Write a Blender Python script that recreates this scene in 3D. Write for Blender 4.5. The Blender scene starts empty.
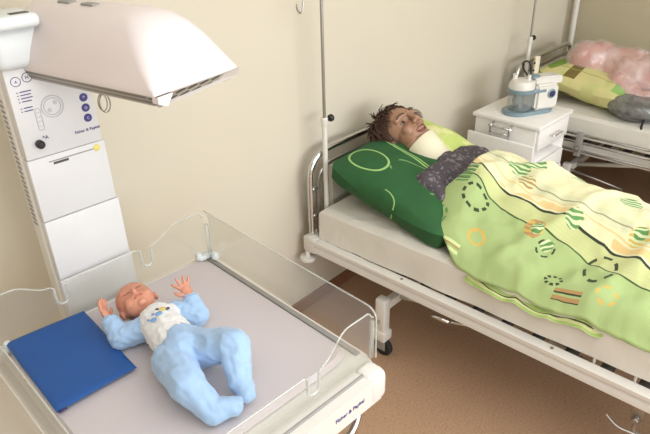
import bpy, bmesh, math, random
import numpy as np
from mathutils import Vector, Matrix, noise
random.seed(7)
PI = math.pi
C = bpy.context.scene.collection
SC = bpy.context.scene
WM = {}

# ------------------------------------------------------------------ node helpers
class V:
    def __init__(s, nt, sock): s.nt = nt; s.s = sock
    def m(s, op, b=None, c=None):
        n = s.nt.nodes.new('ShaderNodeMath'); n.operation = op
        for i, q in enumerate((s, b, c)):
            if q is None: continue
            if isinstance(q, V): s.nt.links.new(q.s, n.inputs[i])
            else: n.inputs[i].default_value = q
        return V(s.nt, n.outputs[0])
    def __add__(s, b): return s.m('ADD', b)
    def __sub__(s, b): return s.m('SUBTRACT', b)
    def __mul__(s, b): return s.m('MULTIPLY', b)
    def __truediv__(s, b): return s.m('DIVIDE', b)
    def abs(s): return s.m('ABSOLUTE')
    def sin(s): return s.m('SINE')
    def lt(s, b): return s.m('LESS_THAN', b)
    def gt(s, b): return s.m('GREATER_THAN', b)
    def max(s, b): return s.m('MAXIMUM', b)
    def min(s, b): return s.m('MINIMUM', b)
    def sqrt(s): return s.m('SQRT')

def srgb(r, g, b):
    def f(c):
        c /= 255.0
        return c/12.92 if c <= .04045 else ((c+.055)/1.055)**2.4
    return (f(r), f(g), f(b), 1)

def base_mat(name):
    m = bpy.data.materials.new(name); m.use_nodes = True
    nt = m.node_tree; b = nt.nodes['Principled BSDF']
    return m, nt, b

def nz(nt, scale, detail=3, vec=None, rough=.5):
    n = nt.nodes.new('ShaderNodeTexNoise'); n.inputs['Scale'].default_value = scale
    n.inputs['Detail'].default_value = detail; n.inputs['Roughness'].default_value = rough
    if vec is None:
        tc = nt.nodes.new('ShaderNodeTexCoord'); vec = tc.outputs['Object']
    nt.links.new(vec, n.inputs['Vector'])
    return V(nt, n.outputs['Fac'])

def mixc(nt, a, b, fac):
    n = nt.nodes.new('ShaderNodeMix'); n.data_type = 'RGBA'
    for sock, q in ((n.inputs[6], a), (n.inputs[7], b)):
        if isinstance(q, tuple): sock.default_value = q
        else: nt.links.new(q, sock)
    if isinstance(fac, V): nt.links.new(fac.s, n.inputs[0])
    else: n.inputs[0].default_value = fac
    return n.outputs[2]

def bump(nt, b, h, strength=.3, dist=.01):
    n = nt.nodes.new('ShaderNodeBump'); n.inputs['Strength'].default_value = strength
    n.inputs['Distance'].default_value = dist
    nt.links.new(h.s, n.inputs['Height']); nt.links.new(n.outputs[0], b.inputs['Normal'])

def mat(name, col, rough=.5, metal=0, var=.04, vscale=12, bs=0, bscale=60, bdist=.004, sheen=0, sss=0, coat=0):
    m, nt, b = base_mat(name)
    c2 = tuple(min(1, x*(1-var*2)) for x in col[:3])+(1,)
    n = nz(nt, vscale)
    nt.links.new(mixc(nt, col, c2, n), b.inputs['Base Color'])
    b.inputs['Roughness'].default_value = rough; b.inputs['Metallic'].default_value = metal
    if sheen: b.inputs['Sheen Weight'].default_value = sheen
    if sss:
        b.inputs['Subsurface Weight'].default_value = sss
        b.inputs['Subsurface Radius'].default_value = (.02, .008, .004)
        b.inputs['Subsurface Scale'].default_value = .3
    if coat: b.inputs['Coat Weight'].default_value = coat
    if bs: bump(nt, b, nz(nt, bscale), bs, bdist)
    return m

def clear_mat(name, tint, gloss=.1, opac=.0, haze=(1, 1, 1, 1), rough=.05, bs=0, bscale=30):
    """thin clear plastic: see-through + fresnel gloss + a little milky scatter"""
    m = bpy.data.materials.new(name); m.use_nodes = True
    nt = m.node_tree; nt.nodes.remove(nt.nodes['Principled BSDF'])
    out = nt.nodes['Material Output']
    t = nt.nodes.new('ShaderNodeBsdfTransparent'); t.inputs[0].default_value = tint
    g = nt.nodes.new('ShaderNodeBsdfGlossy'); g.inputs['Roughness'].default_value = rough
    d = nt.nodes.new('ShaderNodeBsdfDiffuse'); d.inputs[0].default_value = haze
    fr = nt.nodes.new('ShaderNodeLayerWeight'); fr.inputs[0].default_value = .5
    f = V(nt, fr.outputs[1]).m('POWER', 4)*.8+gloss*.35
    a = nt.nodes.new('ShaderNodeMixShader'); nt.links.new(t.outputs[0], a.inputs[1]); nt.links.new(d.outputs[0], a.inputs[2])
    if bs:
        n = nz(nt, bscale, 4)
        op = (n-.45)*(opac*4)+opac
        nt.links.new(op.max(0).min(1).s, a.inputs[0])
        bn = nt.nodes.new('ShaderNodeBump'); bn.inputs['Strength'].default_value = bs; bn.inputs['Distance'].default_value = .01
        nt.links.new(n.s, bn.inputs['Height'])
        for q in (g, d): nt.links.new(bn.outputs[0], q.inputs['Normal'])
    else: a.inputs[0].default_value = opac
    c = nt.nodes.new('ShaderNodeMixShader'); nt.links.new(f.min(1).s, c.inputs[0])
    nt.links.new(a.outputs[0], c.inputs[1]); nt.links.new(g.outputs[0], c.inputs[2])
    nt.links.new(c.outputs[0], out.inputs[0])
    return m

# ------------------------------------------------------------------ object helpers
def parent_matrix(p): return WM.get(p.name, Matrix()) if p else Matrix()

def link(name, me, m, parent=None, world=False, smooth=True):
    if world and parent: me.transform(parent_matrix(parent).inverted())
    if smooth:
        for p in me.polygons: p.use_smooth = True
    o = bpy.data.objects.new(name, me); C.objects.link(o)
    if m is not None and not me.materials: me.materials.append(m)
    if parent: o.parent = parent; WM[o.name] = parent_matrix(parent)
    else: WM[o.name] = Matrix()
    return o

def obj(name, bm, m, parent=None, world=False, smooth=True, ang=35):
    me = bpy.data.meshes.new(name); bmesh.ops.recalc_face_normals(bm, faces=bm.faces)
    if smooth:
        for e in bm.edges:
            if len(e.link_faces) == 2 and e.calc_face_angle(0) > math.radians(ang): e.smooth = False
    bm.to_mesh(me); bm.free()
    return link(name, me, m, parent, world, smooth)

def tag(o, label=None, cat=None, group=None, kind=None):
    if label: o['label'] = label
    if cat: o['category'] = cat
    if group: o['group'] = group
    if kind: o['kind'] = kind
    return o

def thing(name, label, cat, loc=(0, 0, 0), rz=0, group=None):
    o = bpy.data.objects.new(name, None); C.objects.link(o)
    o.location = loc; o.rotation_euler = (0, 0, rz); o.empty_display_size = .05
    WM[o.name] = Matrix.Translation(loc) @ Matrix.Rotation(rz, 4, 'Z')
    return tag(o, label, cat, group)

def copy_tree(o, parent=None):
    c = o.copy(); C.objects.link(c)
    if parent: c.parent = parent
    for ch in list(o.children): copy_tree(ch, c)
    return c

def B(): return bmesh.new()

def box(bm, x0, x1, y0, y1, z0, z1, bev=0, seg=2):
    t = bmesh.new(); bmesh.ops.create_cube(t, size=1)
    for v in t.verts:
        v.co = Vector(((x0+x1)/2+v.co.x*(x1-x0), (y0+y1)/2+v.co.y*(y1-y0), (z0+z1)/2+v.co.z*(z1-z0)))
    if bev: bmesh.ops.bevel(t, geom=t.edges[:], offset=bev, segments=seg, affect='EDGES', profile=.5)
    join(bm, t); return bm

def join(bm, t, M=None):
    me = bpy.data.meshes.new('tmp'); t.to_mesh(me); t.free()
    if M is not None: me.transform(M)
    bm.from_mesh(me); bpy.data.meshes.remove(me)

def smoothpath(pts, n=6):
    pts = [Vector(p) for p in pts]
    if len(pts) < 3: return pts
    out = []
    for i in range(len(pts)-1):
        p0 = pts[max(i-1, 0)]; p1 = pts[i]; p2 = pts[i+1]; p3 = pts[min(i+2, len(pts)-1)]
        for k in range(n):
            t = k/n
            out.append(.5*((2*p1)+(p2-p0)*t+(2*p0-5*p1+4*p2-p3)*t*t+(3*p1-p0-3*p2+p3)*t**3))
    out.append(pts[-1]); return out

def tube(bm, pts, r, seg=12, closed=False, cap=True):
    pts = [Vector(p) for p in pts]; n = len(pts)
    rs = r if isinstance(r, (list, tuple)) else [r]*n
    rings = []; prev = None
    for i, p in enumerate(pts):
        if closed: t = (pts[(i+1) % n]-pts[i-1]).normalized()
        else: t = (pts[min(i+1, n-1)]-pts[max(i-1, 0)]).normalized()
        if prev is None:
            a = Vector((0, 0, 1)) if abs(t.z) < .9 else Vector((1, 0, 0))
            prev = t.cross(a).normalized()
        u = (prev-t*prev.dot(t)).normalized(); prev = u; w = t.cross(u)
        rings.append([bm.verts.new(p+(u*math.cos(2*PI*k/seg)+w*math.sin(2*PI*k/seg))*rs[i]) for k in range(seg)])
    for i in range(n if closed else n-1):
        a = rings[i]; b = rings[(i+1) % n]
        for k in range(seg): bm.faces.new((a[k], a[(k+1) % seg], b[(k+1) % seg], b[k]))
    if cap and not closed:
        bm.faces.new(rings[0]); bm.faces.new(rings[-1][::-1])
    return bm

def roundpath(pts, rad, n=6):
    """polyline with rounded corners"""
    pts = [Vector(p) for p in pts]; out = [pts[0]]
    for i in range(1, len(pts)-1):
        p = pts[i]; a = (pts[i-1]-p); b = (pts[i+1]-p)
        r = min(rad, a.length*.49, b.length*.49); a = p+a.normalized()*r; b = p+b.normalized()*r
        for k in range(n+1):
            t = k/n; out.append(a*(1-t)**2+p*2*t*(1-t)+b*t*t)
    out.append(pts[-1]); return out

def lathe(bm, prof, seg=24, M=None):
    t = bmesh.new(); rings = []
    for r, z in prof:
        rings.append([t.verts.new((r*math.cos(2*PI*k/seg), r*math.sin(2*PI*k/seg), z)) for k in range(seg)])
    for a, b in zip(rings, rings[1:]):
        for k in range(seg): t.faces.new((a[k], a[(k+1) % seg], b[(k+1) % seg], b[k]))
    t.faces.new(rings[0][::-1]); t.faces.new(rings[-1])
    join(bm, t, M); return bm

def prism(bm, poly, a, b, axis='y'):
    """2-D outline extruded from a to b along axis"""
    def P(u, v, w): return {'y': (u, w, v), 'x': (w, u, v), 'z': (u, v, w)}[axis]
    f = [bm.verts.new(P(u, v, a)) for u, v in poly]; g = [bm.verts.new(P(u, v, b)) for u, v in poly]
    bm.faces.new(f); bm.faces.new(g[::-1]); n = len(poly)
    for i in range(n): bm.faces.new((f[i], f[(i+1) % n], g[(i+1) % n], g[i]))
    return bm

def cap(bm, p0, r0, p1, r1, seg=14):
    p0 = Vector(p0); p1 = Vector(p1); d = p1-p0; L = d.length
    t = d.normalized() if L > 1e-6 else Vector((0, 0, 1))
    pts = []; rs = []
    for k in range(1, 6):
        a = PI/2*k/5; pts.append(p0-t*r0*math.cos(a)); rs.append(r0*math.sin(a))
    for k in range(1, 4):
        q = k/4; pts.append(p0+d*q); rs.append(r0+(r1-r0)*q)
    for k in range(0, 5):
        a = PI/2*k/5; pts.append(p1+t*r1*math.sin(a)); rs.append(r1*math.cos(a))
    # distinct centres guaranteed by cos terms
    tube(bm, pts, rs, seg)

def chain(bm, pts, rs):
    for i in range(len(pts)-1): cap(bm, pts[i], rs[i], pts[i+1], rs[i+1])

def ell(bm, c, r, R=None, sub=3):
    M = Matrix.Translation(c) @ (R.to_4x4() if R else Matrix()) @ Matrix.Diagonal((*r, 1))
    t = bmesh.new(); bmesh.ops.create_icosphere(t, subdivisions=sub, radius=1); join(bm, t, M)

def blob(name, bm, m, parent=None, world=True, voxel=.004, smooth=6, post=None, dec=None):
    me = bpy.data.meshes.new('t'); bmesh.ops.recalc_face_normals(bm, faces=bm.faces); bm.to_mesh(me); bm.free()
    o = bpy.data.objects.new('t', me); C.objects.link(o)
    r = o.modifiers.new('r', 'REMESH'); r.mode = 'VOXEL'; r.voxel_size = voxel; r.adaptivity = 0
    s = o.modifiers.new('s', 'SMOOTH'); s.iterations = smooth; s.factor = .5
    dg = bpy.context.evaluated_depsgraph_get(); e = o.evaluated_get(dg)
    me2 = bpy.data.meshes.new_from_object(e); me2.name = name
    bpy.data.objects.remove(o); bpy.data.meshes.remove(me)
    if post:
        n = len(me2.vertices); co = np.empty(n*3); no = np.empty(n*3)
        me2.vertices.foreach_get('co', co); me2.vertices.foreach_get('normal', no)
        co = post(co.reshape(-1, 3), no.reshape(-1, 3)); me2.vertices.foreach_set('co', co.ravel()); me2.update()
    return link(name, me2, m, parent, world)

def cloth_push(amp, scale, seed=0, axis=(1, .35, .6)):
    """ridged folds running across one direction"""
    def f(co, no):
        for i in range(len(co)):
            p = Vector((co[i][0]*axis[0], co[i][1]*axis[1], co[i][2]*axis[2]))*scale+Vector((seed, 0, 0))
            a = 1-abs(noise.noise(p))*2.4; b = noise.noise(p*2.3)
            co[i] += no[i]*amp*(a*.6+b*.5)
        return co
    return f

def noise_push(amp, scale, seed=0):
    def f(co, no):
        for i in range(len(co)):
            p = Vector(co[i])*scale+Vector((seed, 0, 0))
            co[i] += no[i]*amp*(noise.noise(p)+.5*noise.noise(p*2.1))
        return co
    return f

def text(name, s, size, m, parent, M, ext=.0004, italic=0, align='CENTER'):
    cu = bpy.data.curves.new('t', 'FONT'); cu.body = s; cu.size = size; cu.extrude = ext; cu.shear = italic
    cu.align_x = align; cu.align_y = 'CENTER'
    o = bpy.data.objects.new('t', cu); C.objects.link(o)
    dg = bpy.context.evaluated_depsgraph_get()
    me = bpy.data.meshes.new_from_object(o.evaluated_get(dg)); bpy.data.objects.remove(o)
    me.transform(M); me.materials.clear()
    return link(name, me, m, parent, False, smooth=False)

def frame(o, x, y):
    """matrix from origin + x and y directions"""
    x = Vector(x).normalized(); y = Vector(y); y = (y-x*y.dot(x)).normalized(); z = x.cross(y)
    M = Matrix((x, y, z)).transposed().to_4x4(); M.translation = Vector(o); return M

def sst(a, b, x):
    t = min(1, max(0, (x-a)/(b-a))); return t*t*(3-2*t)

# ------------------------------------------------------------------ materials
white = mat('white_enamel', srgb(220, 218, 212), .35, coat=.2)
shell = mat('hood_plastic', srgb(222, 214, 214), .4, coat=.15)
panelw = mat('panel_plastic', srgb(214, 214, 215), .4)
neckm = mat('grey_blue_plastic', srgb(218, 224, 226), .4)
greyp = mat('grey_plastic', srgb(150, 148, 145), .5)
chrome = mat('chrome', srgb(215, 215, 215), .16, 1, .02)
steel = mat('dull_steel', srgb(170, 168, 163), .32, 1, .06)
black = mat('black_plastic', srgb(28, 28, 30), .45)
rubber = mat('black_rubber', srgb(34, 33, 33), .75)
dgrey = mat('dark_grey', srgb(80, 76, 72), .6)
purple = mat('purple_print', srgb(62, 52, 128), .5)
navy = mat('navy_print', srgb(44, 40, 90), .5)
faint = mat('pale_grey_print', srgb(188, 188, 190), .5)
yellow = mat('yellow_sticker', srgb(232, 216, 120), .6)
laminate = mat('headboard_laminate', srgb(205, 200, 190), .5)
nsm = mat('nightstand_lacquer', srgb(238, 236, 233), .4, bs=.05)
edge = clear_mat('acrylic_edge', (.9, .92, .9, 1), .1, .26, (.95, .97, .95, 1))
acryl = clear_mat('acrylic', (.965, .968, .955, 1), .11, .035, (.9, .9, .88, 1))
padmat = mat('tray_mattress', srgb(196, 189, 192), .6, 0, .03, 4, bs=.08, bscale=200)
bluep = mat('blue_pad', srgb(26, 84, 158), .55, 0, .1, 9, bs=.15, bscale=14, bdist=.004)
sheetm = mat('white_sheet', srgb(218, 215, 206), .85, 0, .04, 6, bs=.35, bscale=13, bdist=.012, sheen=.1)
collarm = mat('collar_foam', srgb(228, 222, 196), .8, bs=.1, bscale=90)
skin_doll = mat('baby_skin', srgb(203, 142, 118), .45, 0, .08, 22, sss=.1)
skin_adult = mat('manikin_skin', srgb(168, 128, 104), .42, 0, .12, 20)
hairm = mat('brown_hair', srgb(90, 64, 50), .6, 0, .25, 60)
lips = mat('lips', srgb(120, 66, 58), .4)
teeth = mat('teeth', srgb(225, 222, 210), .3)
eyew = mat('eye_white', srgb(160, 140, 124), .25)
bluecloth = mat('baby_blue_cloth', srgb(160, 192, 228), .85, 0, .07, 14, bs=.3, bscale=55, bdist=.004, sheen=.3)
whitecloth = mat('white_cloth', srgb(226, 228, 230), .85, 0, .03, 20, bs=.2, bscale=80, sheen=.2)
pinkskin = mat('pink_vinyl', srgb(206, 142, 128), .45, 0, .1, 9)
wrap = clear_mat('clear_wrap', (.97, .95, .95, 1), .14, .22, (.95, .93, .92, 1), .18, .6, 7)
greybag = clear_mat('grey_bag', (.45, .47, .48, 1), .3, .30, (.34, .35, .35, 1), .16, 1.0, 16)
bluegrey = mat('blue_grey_plastic', srgb(120, 142, 152), .3, coat=.3)
jarm = clear_mat('jar_plastic', (.86, .9, .9, 1), .16, .14, (.8, .86, .88, 1))
creamp = mat('cream_plastic', srgb(224, 218, 194), .5)

# painted wall: faint roller texture
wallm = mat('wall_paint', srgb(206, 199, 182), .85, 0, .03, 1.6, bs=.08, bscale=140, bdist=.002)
wallm_shaded = mat('wall_paint_shaded', srgb(186, 177, 152), .85, 0, .03, 1.6, bs=.08, bscale=140, bdist=.002)  # wall paint darkened: right wall's weaker light is put into the colour
ceilm = mat('ceiling_paint', srgb(236, 234, 228), .9)
basem = mat('baseboard_brown', srgb(132, 92, 66), .5, 0, .1, 8)

def floor_mat():
    m, nt, b = base_mat('linoleum')
    n1 = nz(nt, 2.2, 4); n2 = nz(nt, 130, 2)
    c = mixc(nt, srgb(182, 150, 122), srgb(169, 135, 108), n1)
    c = mixc(nt, c, srgb(140, 106, 82), ((n2-.58)*9).max(0).min(.6))
    c = mixc(nt, c, srgb(196, 164, 136), ((n2*-1+.4)*9).max(0).min(.6))
    nt.links.new(c, b.inputs['Base Color']); b.inputs['Roughness'].default_value = .42
    return m
floorm = floor_mat()

def uvs(nt):
    a = nt.nodes.new('ShaderNodeUVMap'); a.uv_map = 'UV'
    s = nt.nodes.new('ShaderNodeSeparateXYZ'); nt.links.new(a.outputs[0], s.inputs[0])
    return V(nt, s.outputs[0]), V(nt, s.outputs[1]), a.outputs[0]

def ring(u, v, cx, cy, rx, ry, w, dash=0, ph=0):
    dx = (u-cx)/rx; dy = (v-cy)/ry
    d = (dx*dx+dy*dy).sqrt()
    k = (d-1).abs().lt(w/min(rx, ry))
    if dash:
        an = dy.m('ARCTAN2', dx)
        k = k*((an*dash+ph).sin().gt(-.35))
    return k

def disc(u, v, cx, cy, rx, ry):
    dx = (u-cx)/rx; dy = (v-cy)/ry
    return (dx*dx+dy*dy).lt(1)

def rect(u, v, u0, u1, v0, v1):
    return u.gt(u0)*u.lt(u1)*v.gt(v0)*v.lt(v1)

# ------------------------------------------------------------------ room
WY = 1.73; RX = 4.53; LX = -1.7; FY = -3.2; CZ = 2.75
def struct(name, bm, m): return tag(obj(name, bm, m, smooth=False), kind='structure')
struct('floor', box(B(), LX-.1, RX+.1, FY-.1, WY+.1, -.1, 0), floorm)
struct('ceiling', box(B(), LX-.1, RX+.1, FY-.1, WY+.1, CZ, CZ+.1), ceilm)
struct('wall_back', box(B(), LX-.1, RX+.1, WY, WY+.1, 0, CZ), wallm)
struct('wall_right', box(B(), RX, RX+.1, FY, WY, 0, CZ), wallm_shaded)
struct('wall_left', box(B(), LX-.1, LX, FY, WY, 0, CZ), wallm)
WX0, WX1, WZ0, WZ1 = -1.3, 4.1, .85, 2.45
bm = B()
box(bm, LX, WX0, FY-.1, FY, 0, CZ); box(bm, WX1, RX, FY-.1, FY, 0, CZ)
box(bm, WX0, WX1, FY-.1, FY, 0, WZ0); box(bm, WX0, WX1, FY-.1, FY, WZ1, CZ)
struct('wall_front', bm, wallm)
bm = B()
for x in (WX0, (2*WX0+WX1)/3, (WX0+2*WX1)/3, WX1-.06): box(bm, x, x+.06, FY-.07, FY-.02, WZ0, WZ1)
box(bm, WX0, WX1, FY-.07, FY-.02, WZ0, WZ0+.06); box(bm, WX0, WX1, FY-.07, FY-.02, WZ1-.06, WZ1)
struct('window_1', bm, white)
bm = B(); box(bm, LX, RX, WY-.012, WY, 0, .065, .003); struct('baseboard_back', bm, basem)
bm = B(); box(bm, RX-.012, RX, FY, WY-.012, 0, .065, .003); struct('baseboard_right', bm, basem)

# heating pipe in the corner
bm = B(); tube(bm, [(4.475, 1.665, 0), (4.475, 1.665, CZ)], .019, 16)
tag(obj('heating_pipe', bm, white), 'white vertical heating pipe running up the far corner of the room', 'pipe')

# ------------------------------------------------------------------ beds
def make_bed(label, loc, rz, W=.88, L=2.05, chrome_rails=False, near_top=.45):
    t = thing('hospital_bed', label, 'bed', loc, rz, 'hospital beds along the wall')
    z1 = near_top; z0 = z1-.05
    # side rails: pressed profile with a groove and a lower flange
    def rail(x, s):
        b = B()
        prof = [(x-.022*s, z1-.004), (x-.018*s, z1), (x+.016*s, z1), (x+.018*s, z1-.006), (x+.018*s, z0),
                (x+.034*s, z0-.002), (x+.034*s, z0-.010), (x-.018*s, z0-.012), (x-.018*s, z0+.012),
                (x-.014*s, z0+.018), (x-.014*s, z1-.022), (x-.022*s, z1-.018)]
        prism(b, prof, -.02, -L+.02, 'y'); return obj('side_rail', b, white, t)
    r = rail(0, 1)
    for y in (-.52, -1.15, -1.75):
        b = B(); lathe(b, [(.006, 0), (.006, .003), (.003, .004)], 12, Matrix.Translation((-.002, y, z1-.0005))); obj('rivet', b, steel, r)
    rail(W, -1)
    for y in (-.03, -L+.03):
        b = B(); box(b, .0, W, y-.02, y+.02, z0-.005, z1-.008, .004); obj('end_rail', b, white, t)
    # mattress base
    b = B()
    for y in np.arange(-.1, -L+.05, -.12): box(b, .03, W-.03, y-.04, y, z1-.03, z1-.018)
    obj('slat_base', b, dgrey, t)
    for y in (-1.28, -1.41, -1.85):
        b = B(); tube(b, roundpath([(.03, y, z1-.02), (.037, y, z1+.045), (.06, y, z1+.05)], .01), .005, 8); obj('mattress_retainer', b, white, t)
    # head and foot boards
    for y, zt, nm in ((0, .84, 'headboard'), (-L, .72, 'footboard')):
        b = B(); tube(b, roundpath([(.02, y, z0-.02), (.02, y, zt), (W-.02, y, zt), (W-.02, y, z0-.02)], .13, 8), .0145, 14)
        fr = obj(nm+'_frame', b, chrome, t)
        s = -1 if y == 0 else 1
        b = B(); tube(b, roundpath([(.055, y+.012*s, z0), (.055, y+.012*s, zt-.06), (W-.055, y+.012*s, zt-.06), (W-.055, y+.012*s, z0)], .11, 8), .009, 10)
        obj('inner_tube', b, steel, fr)
        for x in (.045, W-.045):
            for z in (.55, .68):
                b = B(); lathe(b, [(.009, -.025), (.012, -.02), (.012, .02), (.009, .025)], 12, Matrix.Translation((x, y+.008*s, z)) @ Matrix.Rotation(PI/2, 4, 'Y')); obj('clamp', b, steel, fr)
        b = B(); box(b, .14, W-.1, y+.005*s, y+.02*s, z1, zt-.085, .004); obj(nm+'_panel', b, laminate, t)
    # corner posts and bumper rollers
    for x, s in ((0, 1), (W, -1)):
        for y, q in ((0, 1), (-L, -1)):
            b = B(); box(b, x-.02*s if s > 0 else x-.03, x+.11 if s > 0 else x+.02, y-.05 if q > 0 else y-.03, y+.02, z0-.02, z1+.004, .006); obj('corner_post', b, white, t)
            b = B(); lathe(b, [(.02, 0), (.036, .004), (.038, .012), (.036, .02), (.012, .024), (.012, .05)], 24, Matrix.Translation((x-.012*s, y-.0*q, z0-.07))); obj('bumper_roller', b, white, t)
            b = B(); lathe(b, [(.014, 0), (.018, .004), (.018, .05), (.012, .055)], 18, Matrix.Translation((x+.06*s, y-.03*q, z0-.065))); obj('bumper_stop', b, white, t)
    # castor legs with cross tube
    for y in (-.42, -1.62):
        b = B(); box(b, .03, W-.03, y-.018, y+.018, .235, .275, .004); obj('cross_tube', b, white, t)
        for x in (.01, W-.01):
            b = B(); box(b, x-.022, x+.022, y-.025, y+.025, .12, .30, .006)
            box(b, x-.03, x+.03, y-.034, y+.034, .085, .135, .008)
            leg = obj('leg', b, white, t)
            b = B(); M = Matrix.Translation((x, y-.01, .045)) @ Matrix.Rotation(PI/2, 4, 'Y')
            lathe(b, [(.02, -.015), (.04, -.013), (.045, -.008), (.045, .008), (.04, .013), (.02, .015)], 28, M)
            obj('castor_wheel', b, rubber, leg)
            b = B(); box(b, x-.02, x-.016, y-.03, y+.02, .035, .1, .001); box(b, x+.016, x+.02, y-.03, y+.02, .035, .1, .001)
            box(b, x-.02, x+.02, y-.02, y+.02, .088, .1); obj('castor_fork', b, greyp, leg)
            b = B(); tube(b, [(x-.024, y+.0, .19), (x-.033, y, .19)], .006, 10); obj('bolt', b, steel, leg)
    for x in (.12, W-.12):   # lifting arms below the base
        b = B(); tube(b, [(x, -.44, .26), (x, -.95, .385)], .014, 10); obj('lift_arm', b, white, t)
        b = B(); tube(b, [(x, -1.6, .26), (x, -1.1, .385)], .014, 10); obj('lift_arm', b, white, t)
    return t

bed = make_bed('nearer hospital bed with white side rail and chrome headboard, under the green duvet', (1.69, 1.66, 0), math.radians(-.8))
# crank rod and hook hardware under the near rail
b = B(); tube(b, [(.0, -.75, .352), (.05, -.86, .352)], .007, 10); tube(b, [(-.01, -.68, .352), (.0, -.75, .352)], .01, 10)
obj('height_rod', b, chrome, bed)
b = B(); box(b, -.006, .012, -1.47, -1.43, .33, .398, .003); tube(b, roundpath([(.0, -1.45, .34), (-.005, -1.45, .28), (.0, -1.49, .27)], .01), .006, 10)
lathe(b, [(.01, -.02), (.013, -.015), (.013, .015), (.01, .02)], 14, Matrix.Translation((0, -1.45, .33)) @ Matrix.Rotation(PI/2, 4, 'Y'))
obj('rail_catch', b, steel, bed)
b = B(); tube(b, roundpath([(-.03, -1.37, .315), (-.045, -1.41, .30), (.0, -1.62, .285)], .03), .005, 10)
obj('release_lever', b, steel, bed)

bed2 = make_bed('farther hospital bed by the corner pipe, with three lowered chrome guard tubes', (3.545, 1.63, 0), math.radians(-.8), W=.86)
for z in (.515, .465, .415):
    b = B(); tube(b, [(-.04, -.28, z), (-.04, -1.9, z)], .008, 10); obj('guard_tube', b, chrome, bed2)
for y in (-.48, -.98, -1.5):
    b = B(); box(b, -.052, -.03, y-.02, y+.02, .38, .53, .004); br = obj('guard_bracket', b, greyp, bed2)
    b = B(); lathe(b, [(.012, 0), (.016, .004), (.016, .02), (.01, .024)], 14, Matrix.Translation((-.052, y, .43)) @ Matrix.Rotation(-PI/2, 4, 'Y')); obj('bracket_knob', b, steel, br)
b = B(); tube(b, [(.0, -.42, .27), (-.02, -.12, .22)], .011, 10); tube(b, [(.0, -.42, .27), (.06, -.75, .2)], .008, 10); obj('foot_bar', b, steel, bed2)

# ------------------------------------------------------------------ mattresses
def cushion_mesh(nx, ny, f):
    """f(u,v,side)->point ; closed cushion grid"""
    bm = B(); top = {}; bot = {}
    uvl = bm.loops.layers.uv.new('UV')
    for i in range(nx+1):
        for j in range(ny+1):
            u = i/nx; v = j/ny
            top[i, j] = bm.verts.new(f(u, v, 1))
            rim = i in (0, nx) or j in (0, ny)
            bot[i, j] = top[i, j] if rim else bm.verts.new(f(u, v, -1))
    for i in range(nx):
        for j in range(ny):
            for d, rev in ((top, False), (bot, True)):
                vs = [d[i, j], d[i+1, j], d[i+1, j+1], d[i, j+1]]; uv = [(i, j), (i+1, j), (i+1, j+1), (i, j+1)]
                if rev: vs.reverse(); uv.reverse()
                try: fc = bm.faces.new(vs)
                except ValueError: continue
                for l, (a, c) in zip(fc.loops, uv): l[uvl].uv = (a/nx, c/ny)
    return bm

def mattress(x0, x1, y0, y1, z0, z1, slope, seed, nx=50, ny=110):
    def f(u, v, s):
        # side wall folded into the grid margin
        m = .08; du = min(u, 1-u); dv = min(v, 1-v)
        fu = min(1, du/m); fv = min(1, dv/(m*.5)); k = min(fu, fv)
        x = x0+(x1-x0)*(.5+(u-.5)*1.0/(1-0)) if False else None
        uu = min(1, max(0, (u-m)/(1-2*m))); mv = m*.5; vv = min(1, max(0, (v-mv)/(1-2*mv)))
        rr = .03
        x = x0+rr+(x1-x0-2*rr)*uu; y = y0+rr*np.sign(y1-y0)+(y1-y0-2*rr*np.sign(y1-y0))*vv
        zb = z0+slope*abs(y-y0)
        ox = (uu == 0)*-1+(uu == 1)*1; oy = (vv == 0)*-1+(vv == 1)*1
        if s < 0: return Vector((x, y, zb))
        if k >= 1: z = z1; out = 0
        else:
            a = (1-k)
            if a < .35: z = z1-rr*(1-math.cos(a/.35*PI/2)); out = rr*math.sin(a/.35*PI/2)
            else: z = (z1-rr)+(zb-(z1-rr))*((a-.35)/.65); out = rr
        p = Vector((x+ox*out, y+oy*np.sign(y1-y0)*out, z))
        q = Vector((p.x*7+seed, p.y*4, p.z*6))
        w = noise.noise(q)*.011+(1-abs(noise.noise(q*2.1))*2)*.004+noise.noise(q*2.7)*.003
        side = 1-k
        return p+Vector((ox*w*1.2*side, oy*w*side, w*(1-side*.6)))
    return cushion_mesh(nx, ny, f)

b = mattress(.022, .83, -.045, -2.0, .448, .60, .015, 3)
o = obj('sheeted_mattress', b, sheetm, None)
o.location = (1.69, 1.66, 0); o.rotation_euler.z = math.radians(-.8)
tag(o, 'mattress in a wrinkled white sheet on the nearer bed, under the green duvet', 'mattress', 'sheeted mattresses on the beds')
b = mattress(.02, .83, -.045, -2.0, .47, .60, .0, 9)
o = obj('sheeted_mattress', b, sheetm, None)
o.location = (3.545, 1.63, 0); o.rotation_euler.z = math.radians(-.8)
tag(o, 'mattress in a plain white sheet on the farther bed, beneath the wrapped pink manikin', 'mattress', 'sheeted mattresses on the beds')

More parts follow.
